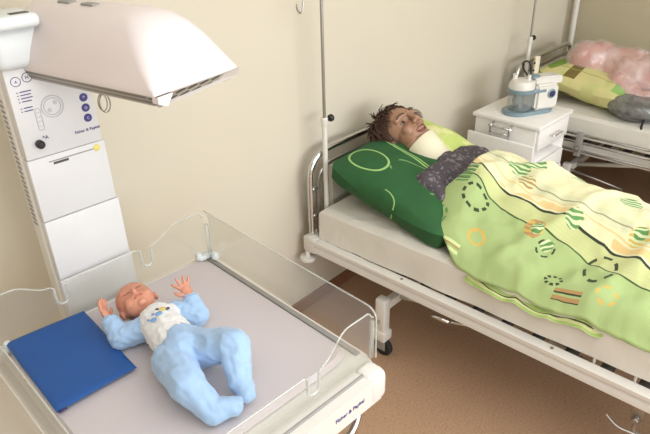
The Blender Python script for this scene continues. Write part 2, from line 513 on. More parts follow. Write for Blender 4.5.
# ------------------------------------------------------------------ pillows
def pillow(P00, P10, P01, thick, seed, nx=46, ny=46, sag=0):
    """P00 near/low corner, P10 along u, P01 along v"""
    P00 = Vector(P00); U = Vector(P10)-P00; W = Vector(P01)-P00; N = U.cross(W).normalized()
    if N.z < 0: N = -N
    def f(u, v, s):
        cr = max(0, (2*abs(u-.5))**5*(2*abs(v-.5))**5)*.05
        u = u+(cr if u < .5 else -cr); v = v+(cr if v < .5 else -cr)
        a = 1-abs(2*u-1)**3.2; c = 1-abs(2*v-1)**3.2
        t = thick*.5*(max(a, 0)*max(c, 0))**.42
        # pinch edges inward between the corners
        pu = .035*(1-(2*v-1)**2)*(2*u-1)**3; pv = .035*(1-(2*u-1)**2)*(2*v-1)**3
        q = Vector((u*3.2+seed, v*3.2, s*.5)); w = noise.noise(q)*.014+noise.noise(q*2.6)*.006
        return P00+U*(u-pu)+W*(v-pv)+N*(t*s+w*min(1, a*c*3))-Vector((0, 0, sag*math.sin(PI*u)*math.sin(PI*v)))
    return cushion_mesh(nx, ny, f)

def pillow1_mat():
    m, nt, b = base_mat('green_pillowcase'); u, v, uvv = uvs(nt)
    w = nz(nt, 6, 2, uvv)*.05
    v2 = v+w
    g1 = srgb(36, 92, 46); g2 = srgb(30, 78, 40)
    c = mixc(nt, g1, g2, nz(nt, 9, 3, uvv))
    # far half: light lime print
    lime = mixc(nt, srgb(190, 210, 120), srgb(226, 226, 168), (nz(nt, 7, 2, uvv)-.45)*6)
    c = mixc(nt, c, lime, (u+w).gt(.62))
    line = srgb(150, 190, 116)
    k = ((u-.345+w*.6-v*.12).abs().lt(.006)).max((u-.375+w*.6-v*.10).abs().lt(.004))
    k = k*u.gt(.0)
    k = k.max(ring(u, v, .19, .78, .095, .15, .0055))
    k = k.max(ring(u, v, .26, .44, .10, .20, .004)*u.gt(.2)*v.lt(.62)*.5)
    k = k.max((ring(u, v, .0, .50, .05, .09, .0025)*v.lt(.52)*u.gt(.006)))
    c = mixc(nt, c, line, k)
    nt.links.new(c, b.inputs['Base Color']); b.inputs['Roughness'].default_value = .8
    bump(nt, b, nz(nt, 9, 4, uvv), .4, .01)
    return m
b = pillow((1.695, .975, .64), (2.42, .98, .67), (1.715, 1.605, .785), .19, 4)
tag(obj('pillow', b, pillow1_mat()), 'dark green pillow with light green outlines leaning on the nearer headboard', 'pillow', 'pillows on the beds')

def pillow2_mat():
    m, nt, b = base_mat('print_pillowcase'); u, v, uvv = uvs(nt)
    n = nz(nt, 4, 2, uvv)
    c = mixc(nt, srgb(200, 194, 136), srgb(186, 192, 124), ((n-.5)*8).max(0).min(1))
    c = mixc(nt, c, srgb(110, 150, 60), disc(u, v, .30, .88, .2, .09).max(disc(u, v, .55, .35, .12, .12)*.4))
    c = mixc(nt, c, srgb(126, 172, 76), ring(u, v, .6, .3, .13, .13, .02)*.8)
    st = ((u*150).sin().gt(.1))
    k = rect(u, v, .04, .28, .58, .70); c = mixc(nt, c, srgb(90, 116, 48), k)
    c = mixc(nt, c, srgb(140, 70, 50), k*((v*260).sin().gt(.2)))
    k = rect(u, v, .06, .2, .0, .2); c = mixc(nt, c, srgb(140, 178, 100), k)
    c = mixc(nt, c, srgb(150, 160, 80), ((u-.2+n*.04).abs().lt(.006)).max((u-.42+n*.05).abs().lt(.005)))
    nt.links.new(c, b.inputs['Base Color']); b.inputs['Roughness'].default_value = .8
    bump(nt, b, nz(nt, 9, 4, uvv), .4, .01)
    return m
b = pillow((3.63, .98, .67), (4.33, .97, .67), (3.65, 1.57, .77), .19, 14)
tag(obj('pillow', b, pillow2_mat()), 'yellow-green patterned pillow under the head of the wrapped pink manikin', 'pillow', 'pillows on the beds')

# ------------------------------------------------------------------ duvet
DX0, DX1, DY0, DY1 = 1.688, 2.56, 1.13, -.36
def duv_h(x, y):
    chest = sst(-.4, 1.2, y)
    s = (x-2.14)/(.27+.03*(1-chest))
    h = .622+(.135+.065*chest)*math.exp(-s*s)
    h += .02*sst(1.68, 1.85, x)
    h += .05*math.exp(-((x-1.93)/.10)**2-((y-1.02)/.14)**2)
    h += .012*math.exp(-((x-2.1)/.12)**2-((y-.35)/.2)**2)-.035*sst(.6, .2, y)*sst(2.0, 2.2, x)
    h += .03*math.exp(-((x-2.25)/.16)**2-((y-.86)/.12)**2)
    # folds
    def fold(x0, y0, x1, y1, a, w):
        d = Vector((x1-x0, y1-y0)); L = d.length; d /= L
        p = Vector((x-x0, y-y0)); t = p.dot(d)/L; n = p.x*d.y-p.y*d.x
        e = sst(-.1, .15, t)*(1-sst(.85, 1.1, t))
        return a*e*math.exp(-(n/w)**2)
    h += fold(1.74, .80, 2.05, .60, .016, .025)+fold(1.72, .66, 2.0, .38, -.014, .03)+fold(1.70, .45, 2.15, .28, .022, .035)
    h += fold(2.0, 1.05, 2.3, .72, .014, .02)+fold(2.15, 1.02, 2.42, .75, -.014, .02)+fold(1.9, .98, 2.1, .75, -.01, .025)
    h += fold(2.05, .62, 2.4, .5, .014, .02)+fold(2.0, .2, 2.4, .3, .014, .03)+fold(1.78, 1.05, 1.9, .7, .008, .02)
    q = Vector((x*4.5, y*4.5, 0)); h += noise.noise(q)*.014+noise.noise(q*2.6+Vector((5, 0, 0)))*.009+(1-abs(noise.noise(q*1.9+Vector((9, 2, 0))))*2.4)*.006+noise.noise(q*5.5)*.004
    # fall at the edges
    h -= .055*(1-sst(1.675, 1.775, x))**2
    h -= .12*sst(2.34, 2.56, x)
    h += .03*sst(.9, 1.0, y)-.018*sst(1.06, 1.13, y)
    return h
def duv_xy(u, v):
    ytop = 1.135-.075*sst(.06, .30, u)+.035*sst(.55, .9, u)-.03*(1-sst(0, .07, u))+.008*math.sin(u*23)
    y = ytop+(DY1-ytop)*v
    xe = DX0+.10*sst(.86, 1.10, y)**1.5+.012*noise.noise(Vector((y*5, 3, 0)))+.035*math.exp(-((y-.05)/.25)**2)*0
    x = xe+(DX1-xe)*u
    return x, y

def duvet_mat():
    m, nt, b = base_mat('duvet_print'); x, y, uvv = uvs(nt)
    n = nz(nt, 9, 2, uvv); n2 = nz(nt, 2.5, 2, uvv)
    green = mixc(nt, srgb(156, 178, 114), srgb(168, 189, 130), n)
    cream = mixc(nt, srgb(214, 212, 164), srgb(224, 222, 186), n)
    khaki = mixc(nt, srgb(196, 200, 146), srgb(184, 194, 132), n)
    xs = x+(n-.5)*.012
    c = green
    la = xs-LA(y); lb = xs-LB(y); lc = xs-LC(y)
    c = mixc(nt, c, khaki, la.gt(0)); c = mixc(nt, c, cream, lb.gt(-.004))
    # thin horizontal weave ticks inside the khaki band
    fine = (x*520+n*9).sin().gt(.55)*la.gt(.01)*lb.lt(-.03)
    c = mixc(nt, c, srgb(172, 184, 112), fine*.22)
    org = srgb(222, 176, 98)
    c = mixc(nt, c, org, ((lb-.024).abs().lt(.012))*(nz(nt, 5, 2, uvv).gt(.45))*.6)
    c = mixc(nt, c, org, ((lb-.048).abs().lt(.003))*.6)
    c = mixc(nt, c, srgb(188, 198, 168), (lc.abs().lt(.025))*.35)
    dark = srgb(44, 56, 36)
    c = mixc(nt, c, srgb(62, 88, 44), la.abs().lt(.003))
    c = mixc(nt, c, dark, lb.abs().lt(.0045))
    c = mixc(nt, c, srgb(150, 150, 120), lc.abs().lt(.0028))
    # rings
    for cx, cy, rx, ry, w, dash, ph, col in RINGS:
        c = mixc(nt, c, col, ring(x, y, cx, cy, rx, ry, w, dash, ph))
    # striped leaf-like patches
    for cx, cy, rx, ry, a1, a2 in PATCH:
        k = disc(x+(n-.5)*.02, y, cx, cy, rx, ry)
        st = ((x*300+y*80+n*34).sin().gt(-.1))
        c = mixc(nt, c, a1, k); c = mixc(nt, c, a2, k*st)
    # small striped blocks
    for u0, u1, v0, v1, a1, a2 in BLOCKS:
        k = rect(x, y, u0, u1, v0, v1)
        c = mixc(nt, c, a1, k*((x*330).sin().gt(-.2))); c = mixc(nt, c, a2, k*((x*330+2).sin().gt(.75)))
    nt.links.new(c, b.inputs['Base Color']); b.inputs['Roughness'].default_value = .85
    b.inputs['Sheen Weight'].default_value = .15
    bump(nt, b, nz(nt, 26, 4, uvv), .35, .008)
    return m
#PATTERN_BEGIN
def LA(y): return y*.18+1.776+(y*13).sin()*.008
def LB(y): return y*.165+1.858+(y*11+1).sin()*.010
def LC(y): return y*.19+1.925+(y*12+2).sin()*.012
GRN = srgb(92, 142, 80); DK = srgb(52, 66, 40); OR = srgb(204, 176, 92); LG = srgb(206, 224, 160); BR_ = srgb(176, 140, 90); PALE = srgb(206, 216, 170)
RINGS = [(1.897, .966, .036, .050, .0045, 9, 0, DK), (1.795, .893, .021, .030, .0042, 0, 0, OR), (1.797, 1.070, .038, .036, .0045, 7, 1, GRN),
         (1.850, .462, .056, .046, .0050, 6, 2, DK), (1.757, .402, .024, .030, .0040, 5, 0, OR), (1.766, .579, .020, .026, .0045, 8, 1, DK),
         (1.850, .654, .030, .030, .0035, 5, 3, DK), (2.177, .30, .05, .05, .005, 6, 0, GRN), (1.80, .10, .04, .05, .0045, 6, 0, DK)]
PATCH = [(1.900, .722, .040, .036, BR_, OR), (1.900, .712, .026, .022, PALE, GRN), (1.982, .618, .036, .030, PALE, GRN), (1.862, .655, .022, .022, PALE, GRN),
         (2.178, .492, .036, .040, PALE, GRN), (2.000, .398, .040, .036, PALE, OR), (2.012, .402, .026, .022, PALE, GRN), (2.118, .905, .034, .048, PALE, GRN),
         (2.070, .846, .026, .036, PALE, BR_), (2.170, .86, .03, .045, PALE, GRN), (2.25, .70, .035, .04, PALE, GRN)]
BLOCKS = [(1.716, 1.742, .925, 1.015, LG, BR_), (1.712, 1.742, .470, .560, BR_, DK), (1.925, 2.02, 1.02, 1.075, GRN, DK)]
#PATTERN_END
def make_duvet():
    bm = B(); uvl = bm.loops.layers.uv.new('UV'); nx, ny = 120, 190; vs = {}; P = {}
    for i in range(nx+1):
        for j in range(ny+1):
            x, y = duv_xy(i/nx, j/ny); P[i, j] = (x, y); vs[i, j] = bm.verts.new((x, y, duv_h(x, y)))
    for i in range(nx):
        for j in range(ny):
            k = [(i, j), (i+1, j), (i+1, j+1), (i, j+1)]
            f = bm.faces.new([vs[q] for q in k][::-1])
            for l, q in zip(f.loops, k[::-1]): l[uvl].uv = P[q]
    o = obj('duvet', bm, duvet_mat(), None)
    if o.data.polygons[0].normal.z < 0: o.data.flip_normals()
    s = o.modifiers.new('thick', 'SOLIDIFY'); s.thickness = .022; s.offset = -1
    return o
duv = make_duvet()
tag(duv, 'light green and cream patterned duvet covering the brown-haired patient to the chest', 'duvet')
# turned-under striped hem along the near side
def hem_mat():
    m, nt, b = base_mat('duvet_hem_print'); u, v, uvv = uvs(nt)
    c = mixc(nt, srgb(200, 202, 146), srgb(150, 176, 100), (u*17).sin().gt(.2))
    c = mixc(nt, c, srgb(52, 74, 40), (u*17+2.2).sin().gt(.9))
    nt.links.new(c, b.inputs['Base Color']); b.inputs['Roughness'].default_value = .85
    return m
def hemf(u, v, s):
    y = .87-.50*v; e = math.sin(PI*v)**.5
    x = 1.690-.020*e+.06*u+.004*math.sin(v*19)
    return Vector((x, y, duv_h(max(x, 1.69), y)-.020-.012*(1-u)+(.002*s if 0 < u < 1 else 0)))
b = cushion_mesh(10, 60, hemf)
h = obj('hem_flap', b, hem_mat(), duv)

# ------------------------------------------------------------------ patient
pat = thing('person', 'brown-haired patient manikin in dark grey patterned shirt and white neck collar, in bed', 'person', (2.12, 1.15, .62))
HC = Vector((2.12, 1.455, .868)); HS = 1.13
hy = Matrix.Rotation(math.radians(10), 3, 'Y')       # small turn of the head to its left
crown = Vector((-.02, .86, .50)).normalized(); face = Vector((-.16, -.46, .86)); face = (face-crown*face.dot(crown)).normalized()
side = crown.cross(face)                             # head's own left/right
def H(s_, f_, c_): return HC+(side*s_+face*f_+crown*c_)*HS
HR = Matrix((side, face, crown)).transposed()
def body_prims(bm, grow=0.0, head=True, torso=True):
    g = grow
    if head:
        ell(bm, H(0, -.012, .035), (.074*HS, .092*HS, .078*HS), HR)
        ell(bm, H(0, .02, -.03), (.060*HS, .066*HS, .07*HS), HR)
        ell(bm, H(0, .042, -.082), (.033*HS, .034*HS, .028*HS), HR)         # chin
        for s_ in (-1, 1):
            ell(bm, H(.034*s_, .055, -.018), (.022*HS, .022*HS, .022*HS), HR)  # cheek
            ell(bm, H(.045*s_, .012, -.065), (.02*HS, .045*HS, .022*HS), HR)   # jaw
            cap(bm, H(.048*s_, .062, .035), .012, H(.012*s_, .08, .038), .011)    # brow
            ell(bm, H(.076*s_, -.015, -.005), (.009*HS, .018*HS, .03*HS), HR)  # ear
        cap(bm, H(0, .082, .028), .009, H(0, .103, -.012), .013)      # nose
        for s_ in (-1, 1): ell(bm, H(.012*s_, .092, -.016), (.009*HS, .01*HS, .008*HS), HR)
        cap(bm, H(-.018, .078, -.036), .009, H(.018, .078, -.036), .009)
        cap(bm, H(-.015, .070, -.062), .010, H(.015, .070, -.062), .010)
        ell(bm, H(0, .086, -.036), (.014*HS, .009*HS, .007*HS), HR)
        cap(bm, H(0, -.01, -.07), .052, (2.12, 1.27, .755), .055)
    if torso:
        cap(bm, (1.985, 1.19, .745), .07+g, (2.255, 1.19, .745), .07+g)
        cap(bm, (2.12, 1.22, .75), .075+g*.5, (2.12, 1.05, .72), .085+g)
        cap(bm, (2.04, 1.15, .71), .082+g, (2.05, .85, .68), .07+g); cap(bm, (2.2, 1.15, .71), .082+g, (2.19, .85, .68), .07+g)
for_body = B(); body_prims(for_body)
cap(for_body, (2.06, .85, .69), .07, (2.18, .85, .69), .07)
cap(for_body, (2.05, .8, .70), .085, (2.02, .45, .68), .055); cap(for_body, (2.02, .45, .68), .05, (2.03, .05, .66), .035)
cap(for_body, (2.19, .8, .70), .085, (2.22, .45, .68), .055); cap(for_body, (2.22, .45, .68), .05, (2.21, .05, .66), .035)
chain(for_body, [(1.93, 1.18, .735), (1.90, 1.02, .68), (1.94, .74, .655), (1.96, .66, .655)], [.052, .042, .032, .028])
chain(for_body, [(2.31, 1.18, .735), (2.345, 1.02, .68), (2.33, .74, .655), (2.31, .66, .655)], [.052, .042, .032, .028])
for cx, sg in ((1.955, 1), (2.305, -1)):
    for k in range(4):
        chain(for_body, [(cx+(k-1.5)*.016*sg, .65, .657), (cx+(k-1.5)*.02*sg, .595, .661), (cx+(k-1.5)*.02*sg, .565, .651)], [.0095, .0085, .0075])
    chain(for_body, [(cx+.025*sg, .68, .657), (cx+.05*sg, .635, .659)], [.011, .009])
def face_post(co, no):
    def dent(c, r, a):
        c = np.array(c); d = np.linalg.norm(co-c, axis=1); w = np.exp(-(d/r)**2)
        co[:] = co-np.array(face)[None, :]*(a*w)[:, None]
    for s_ in (-1, 1): dent(H(.032*s_, .075, .016), .013, .010)
    dent(H(0, .088, -.049), .009, .012); dent(H(.010, .084, -.049), .006, .006); dent(H(-.010, .084, -.049), .006, .006)
    return co
blob('body', for_body, skin_adult, pat, voxel=.0035, smooth=4, post=face_post)
for s_ in (-1, 1):
    b = B(); ell(b, H(.032*s_, .062, .016), (.0125, .0105, .0095), HR, 3); e = obj('eye', b, eyew, pat, True)
    b = B(); ell(b, H(.032*s_, .0685, .014), (.0095, .0052, .0088), HR, 2); obj('iris', b, mat('iris', srgb(58, 38, 26), .2), e, True)
    b = B(); tube(b, smoothpath([H(.050*s_, .070, .036), H(.035*s_, .084, .042), H(.014*s_, .090, .036)], 5), .0032, 8); obj('eyebrow', b, hairm, pat, True)
b = B(); tube(b, smoothpath([H(-.024, .073, -.047), H(-.012, .085, -.039), H(0, .089, -.041), H(.012, .085, -.039), H(.024, .073, -.047)], 5), .0042, 8)
tube(b, smoothpath([H(-.024, .073, -.047), H(-.012, .080, -.059), H(0, .083, -.061), H(.012, .080, -.059), H(.024, .073, -.047)], 5), .005, 8)
obj('lips', b, lips, pat, True)
b = B(); cap(b, H(-.012, .073, -.0455), .0045, H(.012, .073, -.0455), .0045); obj('teeth', b, teeth, pat, True)

# hair: tufts of tapered locks over a cap
def make_hair():
    rnd = random.Random(11); bm = B()
    ell(bm, H(0, -.030, .050), (.086*HS, .088*HS, .078*HS), HR)
    cap(bm, H(0, -.055, .0), .082*HS, H(0, -.06, -.045), .068*HS)
    whorl = (crown*.9-face*.35).normalized()
    for i in range(2600):
        a = rnd.uniform(0, 2*PI); z = rnd.uniform(-.9, 1)
        r = math.sqrt(1-z*z); d = Vector((r*math.cos(a), r*math.sin(a), z))
        if d.y > .36 and z < .30: continue
        if d.y > .70 and z < .55: continue
        p = H(d.x*.084, -.030+d.y*.088, .044+d.z*(.080 if z > 0 else .10))
        n = (side*d.x+face*d.y+crown*d.z).normalized()
        fl = (n-whorl*1.5); fl = (fl-n*fl.dot(n)).normalized()
        fl = (fl+Vector((rnd.uniform(-.5, .5), rnd.uniform(-.5, .5), rnd.uniform(-.5, .5)))+Vector((0, 0, -.25))).normalized()
        L = rnd.uniform(.045, .085)*(1.0 if d.y < .3 else .62)
        lift = rnd.uniform(.12, .42); w = rnd.uniform(.0020, .0042)
        pts = [p-n*.004, p+fl*L*.35+n*L*lift*.45, p+fl*L*.7+n*L*lift*.40, p+fl*L*1.0+n*L*(lift*.2-.10)]
        tube(bm, pts, [w, w*1.1, w*.8, w*.2], 4, cap=False)
    return obj('hair', bm, hairm, pat, True)
make_hair()

# cervical collar
def make_collar():
    bm = B(); ax0 = H(0, .0, -.135); ax1 = H(0, .008, -.075)
    A = (ax1-ax0).normalized(); fx = (face-A*face.dot(A)).normalized(); sx = A.cross(fx)
    seg = 40; rings = []
    prof = [(0, -.042, .0), (.006, -.046, 0), (.012, -.042, 0), (.012, .03, 0), (.006, .034, 0), (0, .03, 0)]
    for k in range(seg):
        a = 2*PI*k/seg; f = math.cos(a)
        R = .066+.006*f; base = ax0+fx*math.cos(a)*R+sx*math.sin(a)*(R+.002)
        rad = (fx*math.cos(a)+sx*math.sin(a))
        rings.append([bm.verts.new(base+rad*dr+A*(h*(1.15 if f > 0 else .9)+(.030 if h > 0 else .0)*1+(.012*f if h > 0 else -.01*f))+rad*(h*.12)) for dr, h, _ in prof])
    n = len(prof)
    for k in range(seg):
        p = rings[k]; q = rings[(k+1) % seg]
        for i in range(n): bm.faces.new((p[i], p[(i+1) % n], q[(i+1) % n], q[i]))
    return obj('neck_collar', bm, collarm, pat, True, ang=80)
tag(make_collar(), 'white foam neck collar')

def shirt_mat():
    m, nt, b = base_mat('dark_print_shirt')
    n = nz(nt, 55, 3); n2 = nz(nt, 17, 2)
    c = mixc(nt, srgb(62, 58, 63), srgb(82, 76, 82), n2)
    c = mixc(nt, c, srgb(132, 126, 132), ((n-.56)*14).max(0).min(.75))
    nt.links.new(c, b.inputs['Base Color']); b.inputs['Roughness'].default_value = .8
    bump(nt, b, nz(nt, 20, 3), .5, .012); return m
sb = B(); body_prims(sb, .012, head=False)
cap(sb, (2.12, 1.24, .75), .072, (2.12, 1.2, .745), .085)
chain(sb, [(1.920, 1.19, .75), (1.890, 1.07, .71), (1.92, .86, .65)], [.07, .055, .036])
chain(sb, [(2.315, 1.19, .735), (2.345, 1.02, .68), (2.33, .82, .65)], [.066, .05, .038])
blob('shirt', sb, shirt_mat(), pat, voxel=.006, smooth=4, post=cloth_push(.010, 15, 3, (.8, 1, .8)))

# ------------------------------------------------------------------ drip stands
def drip_stand(label, x, y, z0, zc, zt, hooks):
    t = thing('drip_stand', label, 'drip stand', (x, y, z0), 0, 'drip stands at the bed heads')
    b = B(); tube(b, [(0, 0, 0), (0, 0, zc-z0)], .0115, 16); obj('outer_pole', b, white, t)
    b = B(); tube(b, [(0, 0, zc-z0-.02), (0, 0, zt-z0)], .0065, 12); obj('inner_rod', b, steel, t)
    b = B(); lathe(b, [(.013, -.018), (.015, -.014), (.015, .014), (.012, .018)], 18, Matrix.Translation((0, 0, zc-z0-.005))); obj('clamp_collar', b, white, t)
    b = B(); lathe(b, [(.005, 0), (.005, .016), (.012, .018), (.0155, .024), (.0155, .034), (.011, .04)], 20,
                   Matrix.Translation((.012, 0, zc-z0)) @ Matrix.Rotation(PI/2, 4, 'Y') @ Matrix.Rotation(0, 4, 'X')); obj('clamp_knob', b, black, t)
    if hooks:
        for a in hooks:
            c, s = math.cos(a), math.sin(a); z = zt-z0-.01
            pts = [(0, 0, z), (.085*c, .085*s, z), (.105*c, .105*s, z-.045), (.118*c, .118*s, z-.055), (.132*c, .132*s, z-.04), (.134*c, .134*s, z-.02)]
            b = B(); tube(b, smoothpath(pts, 5), .003, 8); obj('hook', b, steel, t)
    return t
drip_stand('drip stand with black clamp knob at the near corner of the nearer headboard', 1.778, 1.628, .455, .985, 1.50, (PI,))
drip_stand('drip stand with black clamp knob behind the suction unit at the farther bed', 3.633, 1.598, .455, .99, 1.7, (PI, 0))

# ------------------------------------------------------------------ nightstand
ns = thing('nightstand', 'white nightstand with chrome hinge bars between the two beds', 'nightstand', (3.185, 1.385, 0), math.radians(-2.5))
b = B(); box(b, -.2, .2, -.205, .205, .677, .70, .006); obj('top_board', b, nsm, ns)
b = B(); box(b, -.185, .185, -.18, .19, .55, .677, .003); obj('drawer_case', b, nsm, ns)
b = B(); box(b, -.175, .175, -.197, -.18, .557, .672, .004); dr = obj('drawer', b, nsm, ns)
b = B(); tube(b, roundpath([(-.05, -.197, .615), (-.05, -.222, .615), (.05, -.222, .615), (.05, -.197, .615)], .01), .005, 10); obj('handle', b, chrome, dr)
b = B(); box(b, -.185, -.168, -.18, .19, .05, .55); box(b, .168, .185, -.18, .19, .05, .55); box(b, -.168, .168, .175, .19, .05, .55)
box(b, -.168, .168, -.18, .175, .05, .07); box(b, -.168, .168, -.18, .175, .46, .475); obj('carcass', b, nsm, ns)
b = B(); box(b, -.166, .166, -.195, -.18, .06, .475, .004); d = obj('door', b, nsm, ns)
b = B(); tube(b, roundpath([(.1, -.195, .40), (.1, -.22, .40), (.1, -.22, .32), (.1, -.195, .32)], .01), .005, 10); obj('handle', b, chrome, d)
b = B(); box(b, -.245, -.225, -.205, .2, .27, .602, .005); obj('folding_leaf', b, nsm, ns)
for y in (-.04, .075):
    b = B(); tube(b, roundpath([(-.187, y, .665), (-.215, y, .655), (-.215, y, .60), (-.205, y, .585)], .012), .0065, 10); obj('leaf_hinge', b, chrome, ns)
b = B(); tube(b, [(-.213, -.055, .652), (-.213, .09, .652)], .005, 10); tube(b, [(-.213, -.04, .618), (-.213, .075, .618)], .005, 10); obj('hinge_bar', b, chrome, ns)
for x in (-.15, .15):
    for y in (-.15, .15):
        b = B(); lathe(b, [(.008, -.01), (.022, -.009), (.025, -.005), (.025, .005), (.022, .009), (.008, .01)], 18, Matrix.Translation((x, y, .025)) @ Matrix.Rotation(PI/2, 4, 'Y'))
        box(b, x-.013, x+.013, y-.012, y+.012, .03, .052); obj('castor', b, greyp, ns)

# ------------------------------------------------------------------ suction unit
su = thing('suction_unit', 'white and blue-grey medical suction unit with clear jar on the nightstand', 'suction unit', (3.185, 1.365, .70), math.radians(-28))
def rr(x0, x1, y0, y1, r, n=6):
    out = []
    for cx, cy, a0 in ((x1-r, y1-r, 0), (x0+r, y1-r, 90), (x0+r, y0+r, 180), (x1-r, y0+r, 270)):
        for k in range(n+1):
            a = math.radians(a0+90*k/n); out.append((cx+r*math.cos(a), cy+r*math.sin(a)))
    return out
JX = -.055
b = B(); prism(b, rr(-.15, .15, -.075, .075, .07), 0, .022, 'z'); bmesh.ops.bevel(b, geom=[e for e in b.edges if abs(e.verts[0].co.z-e.verts[1].co.z) < 1e-6], offset=.005, segments=2, affect='EDGES'); obj('base', b, bluegrey, su)
b = B(); prism(b, [(-.0, .022), (.145, .022), (.15, .06), (.145, .15), (.125, .165), (.0, .165)], -.068, .068, 'y')
bmesh.ops.bevel(b, geom=b.edges[:], offset=.012, segments=3, affect='EDGES'); obj('pump_housing', b, white, su)
b = B(); lathe(b, [(.058, .022), (.066, .03), (.068, .1), (.07, .125), (.06, .13)], 36, Matrix.Translation((JX, 0, 0))); obj('jar', b, jarm, su)
b = B(); lathe(b, [(.012, .0), (.012, .1)], 16, Matrix.Translation((JX, 0, .026))); lathe(b, [(.02, .03), (.026, .05), (.02, .09)], 16, Matrix.Translation((JX-.015, .01, .02))); obj('float_valve', b, greyp, su)
b = B(); lathe(b, [(.070, .118), (.076, .122), (.077, .138), (.07, .143)], 36, Matrix.Translation((JX, 0, 0))); box(b, JX, .06, -.07, .07, .121, .14, .005); obj('jar_collar', b, bluegrey, su)
b = B(); lathe(b, [(.070, .143), (.069, .165), (.058, .185), (.03, .192), (.001, .193)], 36, Matrix.Translation((JX, 0, 0)))
lathe(b, [(.014, 0), (.012, .03), (.016, .034)], 14, Matrix.Translation((JX-.03, .03, .18))); lathe(b, [(.012, 0), (.010, .03)], 14, Matrix.Translation((JX+.025, -.02, .185))); obj('jar_lid', b, white, su)
b = B(); prism(b, [(.0, .16), (.05, .165), (.17, .15), (.185, .155), (.185, .19), (.17, .195), (.05, .2), (.0, .19)], -.04, .04, 'y')
bmesh.ops.bevel(b, geom=b.edges[:], offset=.007, segments=2, affect='EDGES'); obj('carry_handle', b, white, su)
b = B(); lathe(b, [(.032, 0), (.030, .012), (.012, .02), (.001, .021)], 20, Matrix.Translation((.02, 0, .19))); obj('top_cap', b, bluegrey, su)
b = B(); lathe(b, [(.026, 0), (.026, .004), (.022, .006)], 24, Matrix.Translation((.095, -.068, .11)) @ Matrix.Rotation(PI/2, 4, 'X')); g = obj('gauge', b, bluegrey, su)
b = B(); lathe(b, [(.017, .006), (.017, .009), (.012, .010)], 24, Matrix.Translation((.095, -.068, .11)) @ Matrix.Rotation(PI/2, 4, 'X')); obj('gauge_face', b, navy, g)
b = B(); tube(b, smoothpath([(-.02, .0, .2), (-.035, .03, .235), (-.02, .06, .262), (.012, .06, .265), (.022, .045, .24), (.012, .02, .2)], 6), .0055, 10); obj('hose', b, black, su)

# cream perforated strap tube hanging at the farther headboard
pc = thing('splint', 'cream perforated plastic splint on the headboard behind the suction unit', 'splint', (3.59, 1.5, .60))
b = B()
t2 = B()
for i in range(13):
    a = -.9+1.8*i/12
    for j in range(2):
        pass
prism(b, [(.035*math.sin(-1.2+2.4*i/12), .035*math.cos(-1.2+2.4*i/12)) for i in range(13)]+[(.031*math.sin(1.2-2.4*i/12), .031*math.cos(1.2-2.4*i/12)) for i in range(13)], 0, .30, 'z')
obj('shell', b, creamp, pc)
t2.free()
for k in range(5):
    b = B(); lathe(b, [(.006, 0), (.006, .002)], 12, Matrix.Translation((-.031, .017, .09+.045*k)) @ Matrix.Rotation(-PI/2, 4, 'Y')); obj('vent_hole', b, black, pc)

# ------------------------------------------------------------------ wrapped manikin on the farther bed
mk = thing('manikin', 'pink training manikin in clear plastic wrap lying on the farther bed', 'manikin', (3.95, 1.05, .62))
def mk_prims(bm, g=0):
    cap(bm, (3.97, 1.28, .86), .07+g, (4.0, 1.08, .83), .10+g)
    ell(bm, (3.93, 1.34, .835), (.105+g, .12+g, .115+g))
    ell(bm, (3.99, 1.28, .88), (.075+g, .085+g, .07+g))
    cap(bm, (3.95, 1.27, .81), .075+g, (3.95, 1.14, .79), .085+g)
    cap(bm, (3.86, 1.10, .735), .085+g, (4.08, 1.08, .76), .095+g)
    cap(bm, (3.95, 1.08, .79), .115+g, (3.95, .74, .78), .12+g); cap(bm, (4.05, 1.05, .75), .11+g, (4.05, .74, .74), .11+g)
    chain(bm, [(3.83, 1.10, .74), (3.78, .96, .70), (3.80, .80, .72)], [.062+g, .05+g, .04+g])
b = B(); mk_prims(b)
for s_ in (-1, 1): ell(b, (3.93+.09*s_, 1.335, .81), (.012, .022, .03))
cap(b, (3.91, 1.30, .905), .012, (3.91, 1.275, .912), .014)
chain(b, [(3.93, .74, .72), (3.92, .55, .69)], [.09, .075]); chain(b, [(4.06, .74, .72), (4.07, .55, .69)], [.09, .075])
blob('body', b, pinkskin, mk, voxel=.006, smooth=5)
b = B(); mk_prims(b, .012)
ell(b, (3.96, 1.40, .80), (.06, .06, .05)); cap(b, (3.95, .9, .75), .14, (3.95, .56, .72), .14)
cap(b, (3.84, 1.2, .74), .05, (3.84, .95, .73), .06)
tag(blob('plastic_wrap', b, wrap, mk, voxel=.008, smooth=6, post=noise_push(.010, 13, 8)), 'clear crinkled plastic wrap')

gb = thing('plastic_bag', 'crumpled grey plastic bag with black strap beside the wrapped pink manikin', 'bag', (3.70, .93, .605))
b = B(); ell(b, (3.70, .93, .672), (.105, .165, .066)); cap(b, (3.70, 1.02, .66), .05, (3.74, .86, .67), .06); cap(b, (3.73, .98, .69), .04, (3.78, .8, .68), .05)
blob('sack', b, greybag, gb, voxel=.006, smooth=3, post=cloth_push(.016, 11, 5))
b = B(); ell(b, (3.70, .94, .645), (.06, .10, .03)); cap(b, (3.70, 1.0, .64), .03, (3.70, .88, .645), .035); blob('contents', b, dgrey, gb, voxel=.006, smooth=3, post=noise_push(.008, 22, 2))
b = B(); tube(b, smoothpath([(3.63, .86, .64), (3.585, .855, .60), (3.565, .83, .56), (3.565, .79, .55), (3.59, .77, .60), (3.63, .77, .65)], 6), .007, 10); obj('strap', b, black, gb, True)

# ------------------------------------------------------------------ infant warmer
wm = thing('infant_warmer', 'white infant warmer with clear-walled tray, control column and overhead hood', 'infant warmer', (.59, 1.03, 0), math.radians(-3.5))
MX = .302; MY0, MY1 = -.285, .345; ZT = .835
